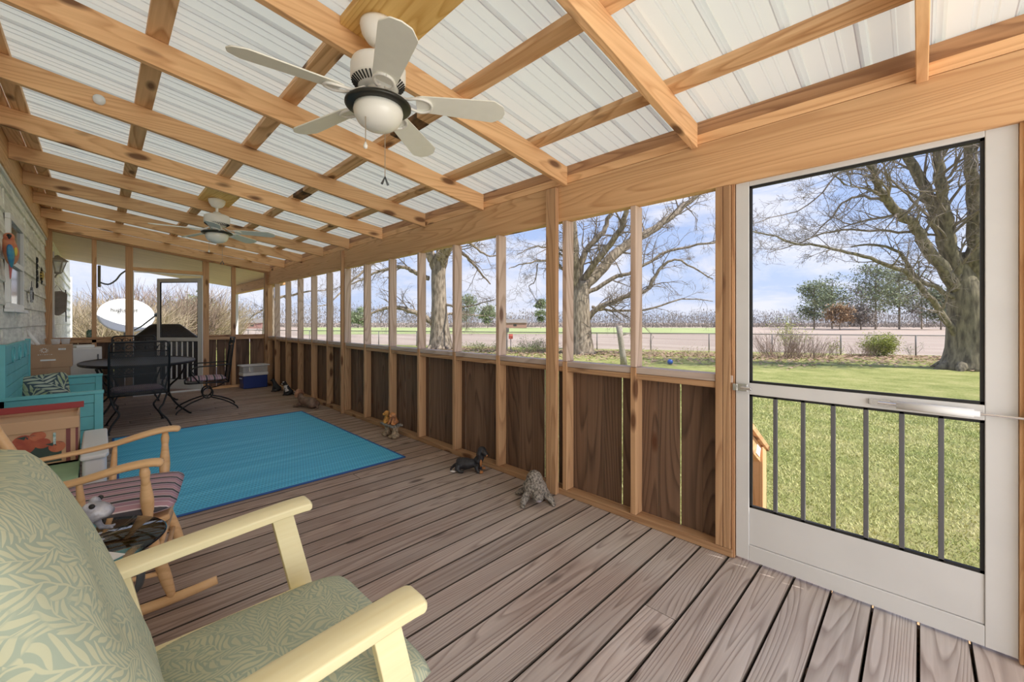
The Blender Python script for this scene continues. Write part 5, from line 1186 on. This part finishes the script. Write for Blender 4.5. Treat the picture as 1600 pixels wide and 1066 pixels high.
# hazy line of woods along the horizon, too many trees to count
tl = MB(); random.seed(77)
for i in range(760):
    px = -150 + 2100 * i / 760 + random.uniform(-3, 3); d = random.uniform(138, 175); 
    q = far(max(-200, min(1900, px)), d); h_ = random.uniform(3.8, 6.4) * (1.5 if px < 640 else 1.1 if px > 1200 else 1); w = random.uniform(1.2, 3.0)
    tl.tube([q, q + Vector((random.uniform(-.4, .4), random.uniform(-.4, .4), h_))], [.06, .03], 3, caps=False)
    for j in range(170):
        c_ = q + Vector((random.gauss(0, w * .8), random.gauss(0, w * .8), h_ * random.random() ** 1.7 * .98)); s = random.uniform(.12, .38)
        tl.add([c_, c_ + Vector((random.uniform(-s, s), random.uniform(-s, s), random.uniform(.6, 2) * s)), c_ + Vector((random.uniform(-s, s), random.uniform(-s, s), -s * .6))], [(0, 1, 2)])
tag(tl.build('treeline', 'tree_far'), 'hazy grey brown line of bare woods along the horizon', 'woods', kind='stuff')
# ---- chain link fence
t = empty('chain_link_fence', (0, 0, GZ), 0, 'grey chain link fence between the lawn and the bare field', 'fence')
ys_ = [-9 + 3.05 * k for k in range(19)]
for yy in ys_: MB().tube([(fence_x(yy), yy, 0), (fence_x(yy), yy, 1.17)], .035, 8).build('fence_post', 'galv', t, smooth=True)
MB().tube([(fence_x(ys_[0]), ys_[0], 1.16), (fence_x(ys_[-1]), ys_[-1], 1.16)], .034, 6).build('top_rail', 'galv', t)
m_ = MB(); a, b_ = (fence_x(ys_[0]), ys_[0]), (fence_x(ys_[-1]), ys_[-1]); Lf = math.dist(a, b_)
m_.add([(a[0] + .03, a[1], .03), (b_[0] + .03, b_[1], .03), (b_[0] + .03, b_[1], 1.15), (a[0] + .03, a[1], 1.15)], [(0, 1, 2, 3)]); m_.uv = [(0, 0), (Lf, 0), (Lf, 1.12), (0, 1.12)]; m_.build('wire_mesh', 'chain_link', t)
# ---- yard things
q = G(1047, 569.5); t = MB(); t.ell((0, 0, .11), (.12, .12, .12), 20, 12); tag(t.build('play_ball', 'ball_blue', smooth=True, loc=q), 'blue ball lying on the lawn near the leaf litter', 'ball')
q = G(975, 571); t = MB(); t.tube([(0, 0, 0), (-.03, .05, .5), (-.11, .12, 1.25), (-.15, .16, 1.72)], [.15, .13, .12, .13], 12); t.tube([(-.10, .1, 1.3), (.1, -.1, 1.38), (.4, -.35, 1.5)], [.04, .03, .02], 6); tag(t.build('leaning_post', 'grey_wood', smooth=True, loc=q), 'leaning weathered white post with a stub branch on the lawn', 'post')
q = G(798, 547); t = empty('bird_feeder', q, R(45), 'red box bird feeder on two grey legs near the fence', 'bird feeder')
MB().prism([(-.2, 0), (.2, 0), (.2, .2), (0, .32), (-.2, .2)], -.14, .14, Matrix.Translation((0, 0, .75)) @ Matrix.Rotation(R(90), 4, 'X')).build('feeder_box', 'feeder_red', t)
for s in (-1, 1): MB().tube([(s * .16, 0, 0), (s * .16, 0, .76)], .025, 6).build('leg', 'iron_grey', t)
q = G(792, 547.5); t = empty('bird_house', q, 0, 'small brown bird house on a post just left of the red feeder', 'bird house'); MB().tube([(0, 0, 0), (0, 0, 1.2)], .045, 6).build('post', 'grey_wood', t); MB().box(-.1, .1, -.1, .1, 1.2, 1.5).build('house_box', 'grey_wood', t)
for k, (px, d, w, lab) in enumerate(((806, 128, 6.5, 'low brick house far behind the green field'), (402, 120, 5, 'low reddish farm building beyond the far end bay'), (300, 95, 4.5, 'white roofed building beyond the thicket in the far door view'))):
    t = empty('farm_building', far(px, d), R(-45), lab, 'building')
    MB().box(-w / 2, w / 2, -2, 2, 0, 1.6).build('wall', 'brick_far' if k < 2 else 'white_paint', t); MB().prism([(-2.3, 1.6), (2.3, 1.6), (0, 2.7)], -w / 2 - .2, w / 2 + .2, Matrix.Rotation(R(90), 4, 'Z') @ Matrix.Rotation(R(90), 4, 'X')).build('roof', 'tree_far' if k < 2 else 'white_paint', t)
    MB().box(-.8, .2, -2.02, -2.0, .5, 1.2).build('window', 'dark_window', t)
# stair rail outside the near door
t = empty('stair_rail', (3.18, .79, GZ), 0, 'wooden stair handrail and post outside the near screen door', 'handrail')
MB().box(-.045, .045, -.045, .045, 0, 1.06).build('post', 'pine_z', t, bevel=.004)
p = MB(); M = Matrix.Translation((-.28, 0, 1.23)) @ Matrix.Rotation(R(30), 4, 'Y'); p.box(-.40, .42, -.055, .055, -.018, .018, M); p.build('handrail', 'pine_x', t, bevel=.004)
p = MB(); p.box(-.40, .36, -.03, .008, -.12, -.02, M); p.build('side_board', 'pine_x', t, bevel=.003); MB().box(.20, .29, -.034, -.0305, -.10, -.04, M).build('price_tag', 'paper', t)
t = empty('deck_steps', (2.60, .25, GZ), 0, 'plain wooden steps down from the near screen door', 'steps')
for k in range(2): MB().box(.02 + .28 * k, .30 + .28 * k, -.5, .5, .36 - .19 * k, .40 - .19 * k).build('tread', 'pine_y', t, bevel=.003)
for s in (-.49, .45): MB().prism([(.02, 0), (.55, 0), (.55, .14), (.30, .16), (.28, .34), (.02, .355)], s, s + .04, Matrix.Rotation(R(90), 4, 'X') @ Matrix.Scale(-1, 4, (0, 0, 1))).build('stringer', 'pine_x', t)
# ---- open deck beyond the far wall
t = empty('covered_grill', (.98, 11.15, 0), R(-3), 'large grill under a creased black cover on the open deck', 'grill')
c = MB()
secs = [(.0, .60, .27), (.55, .605, .275), (.86, .60, .29), (.93, .56, .28), (1.06, .42, .25), (1.20, .27, .17), (1.235, .22, .12)]
for (z, a, b2_) in secs:
    for k in range(28):
        an = 2 * math.pi * k / 28; cx, sy = math.cos(an), math.sin(an); ex = .35
        c.v.append((a * math.copysign(abs(cx) ** ex, cx) + .008 * noise.noise(Vector((k, z * 6, 0))), b2_ * math.copysign(abs(sy) ** ex, sy) + .03 * noise.noise(Vector((k * .7, z * 5, 2))), .02 + z))
for i in range(len(secs) - 1):
    for k in range(28): c.f.append((i * 28 + k, i * 28 + (k + 1) % 28, (i + 1) * 28 + (k + 1) % 28, (i + 1) * 28 + k))
c.f += [tuple(range(28))[::-1], tuple(range(28 * (len(secs) - 1), 28 * len(secs)))]
c.build('cover', 'cover_black', t, smooth=True)
for s in (-1, 1): MB().lathe([(0, -.02), (.05, -.02), (.05, .02), (0, .02)], 14, Matrix.Translation((s * .5, -.29, .052)) @ Matrix.Rotation(R(90), 4, 'Y')).build('wheel', 'black', t)
t = empty('satellite_dish', (.42 * 1.22, 12.75 * 1.22, 1.3 - 1.3 * 1.22), R(0), 'white oval satellite dish with a side receiver arm beyond the deck', 'satellite dish', scale=1.22)
toc = (Vector((0, 0, 1.7)) - Vector((.42, 12.75, 1.40))).normalized(); Mq = Matrix.Translation((0, 0, 1.42)) @ (toc + Vector((.28, 0, .22))).normalized().to_track_quat('Z', 'Y').to_matrix().to_4x4()
ds = MB(); prf = [(r_ * .05, .10 * (r_ / 10) ** 2) for r_ in range(0, 11)]; prf[0] = (.001, 0)
Ms = Mq @ Matrix.Diagonal((.99, .78, 1, 1))
ds.lathe(prf + [(.50, .09)] + [(r_ * .05, .10 * (r_ / 10) ** 2 - .012) for r_ in range(9, -1, -1)][:-1] + [(.001, -.012)], 48, Ms, caps=False); ds.build('reflector', 'dish_white', t, smooth=True)
ar = MB(); tip = Vector((.47, -.62, 1.44)); ar.tube([(.10, -.05, 1.08), (.25, -.35, 1.2), tip], .016, 8); ar.build('arm', 'iron_grey', t, smooth=True)
ar = MB(); ar.lathe([(0, 0), (.035, 0), (.045, .03), (.03, .10), (0, .11)], 14, Matrix.Translation(tip) @ Matrix.Rotation(R(60), 4, 'X') @ Matrix.Rotation(R(30), 4, 'Y')); ar.cbox(tip + Vector((.04, .02, .03)), (.10, .06, .05)); ar.build('receiver', 'iron_grey', t, bevel=.004)
MB().tube([(0, .12, -.3), (0, .12, 1.2), (0, .06, 1.36)], .03, 10).build('mast', 'galv', t, smooth=True)
lt_ = textobj('lettering', 'hughesnet', .115, (0, 0, 0), (0, 0, 0), 'ink', t)
lt_.matrix_local = Mq @ Matrix.Translation((-.02, .14, .045))
MB().tube([(.05, .02, 0), (.05, .02, 0)], .001, 3)
t = empty('carriage_lamp', (-.53, 10.05, 0), 0, 'faded carriage lamp on the siding beyond the far corner post', 'wall lamp')
MB().tube([(-.05, 0, 2.02), (.02, 0, 2.03), (.05, 0, 2.10)], .012, 8).build('bracket', 'lamp_frame', t, smooth=True)
p = MB()
for k in range(6):
    a = k * math.pi / 3; p.tube([(.05 + .05 * math.cos(a), .05 * math.sin(a), 2.12), (.05 + .10 * math.cos(a), .10 * math.sin(a), 2.30)], .007, 6)
p.lathe([(0, 2.08), (.035, 2.09), (.055, 2.12), (0, 2.125)], 6, Matrix.Translation((.05, 0, 0))); p.lathe([(.12, 2.295), (.12, 2.31), (.05, 2.36), (.02, 2.39), (0, 2.40)], 6, Matrix.Translation((.05, 0, 0))); p.build('lantern_frame', 'lamp_frame', t)
MB().lathe([(.045, 2.13), (.092, 2.29)], 6, Matrix.Translation((.05, 0, 0)), caps=False).build('lantern_glass', 'clear_film', t)
t = empty('hanging_bag', (-.50, 10.25, 1.42), 0, 'grey cloth peg bag hanging below the carriage lamp', 'bag')
c = MB(); c.prism([(-.11, .02), (.02, -.02), (.11, .06), (.12, .36), (.05, .40), (-.08, .38), (-.12, .30)], -.04, .04, Matrix.Rotation(R(90), 4, 'X')); c.build('pouch', 'bag_grey', t, bevel=.02)
MB().tube([(-.05, 0, .38), (0, 0, .50), (.06, 0, .39)], .005, 6).build('strap', 'bag_grey', t)
MB().tube([(.10, 0, .42), (.105, 0, -.12)], .008, 6).build('cord', 'iron_grey', t)
t = tag(MB().box(XL + .02, XL + .085, 10.0, 10.10, GZ, 2.45).build('downspout', 'white_paint', bevel=.006), 'white downspout on the siding below the carriage lamp', 'downspout')
t = empty('cable_conduit', (.12, 12.6, 0), 0, 'grey cable conduit bending under the deck roof near the satellite dish', 'conduit')
MB().tube([(-.12, 0, 2.52), (-.12, 0, 2.05)], .025, 8).build('pipe', 'galv', t, smooth=True)
MB().tube(smoothline([(-.12, 0, 2.16), (.02, 0, 2.12), (.14, 0, 2.22), (.22, 0, 2.36), (.34, 0, 2.48)], 4), .016, 8).build('bend', 'iron_grey', t, smooth=True)
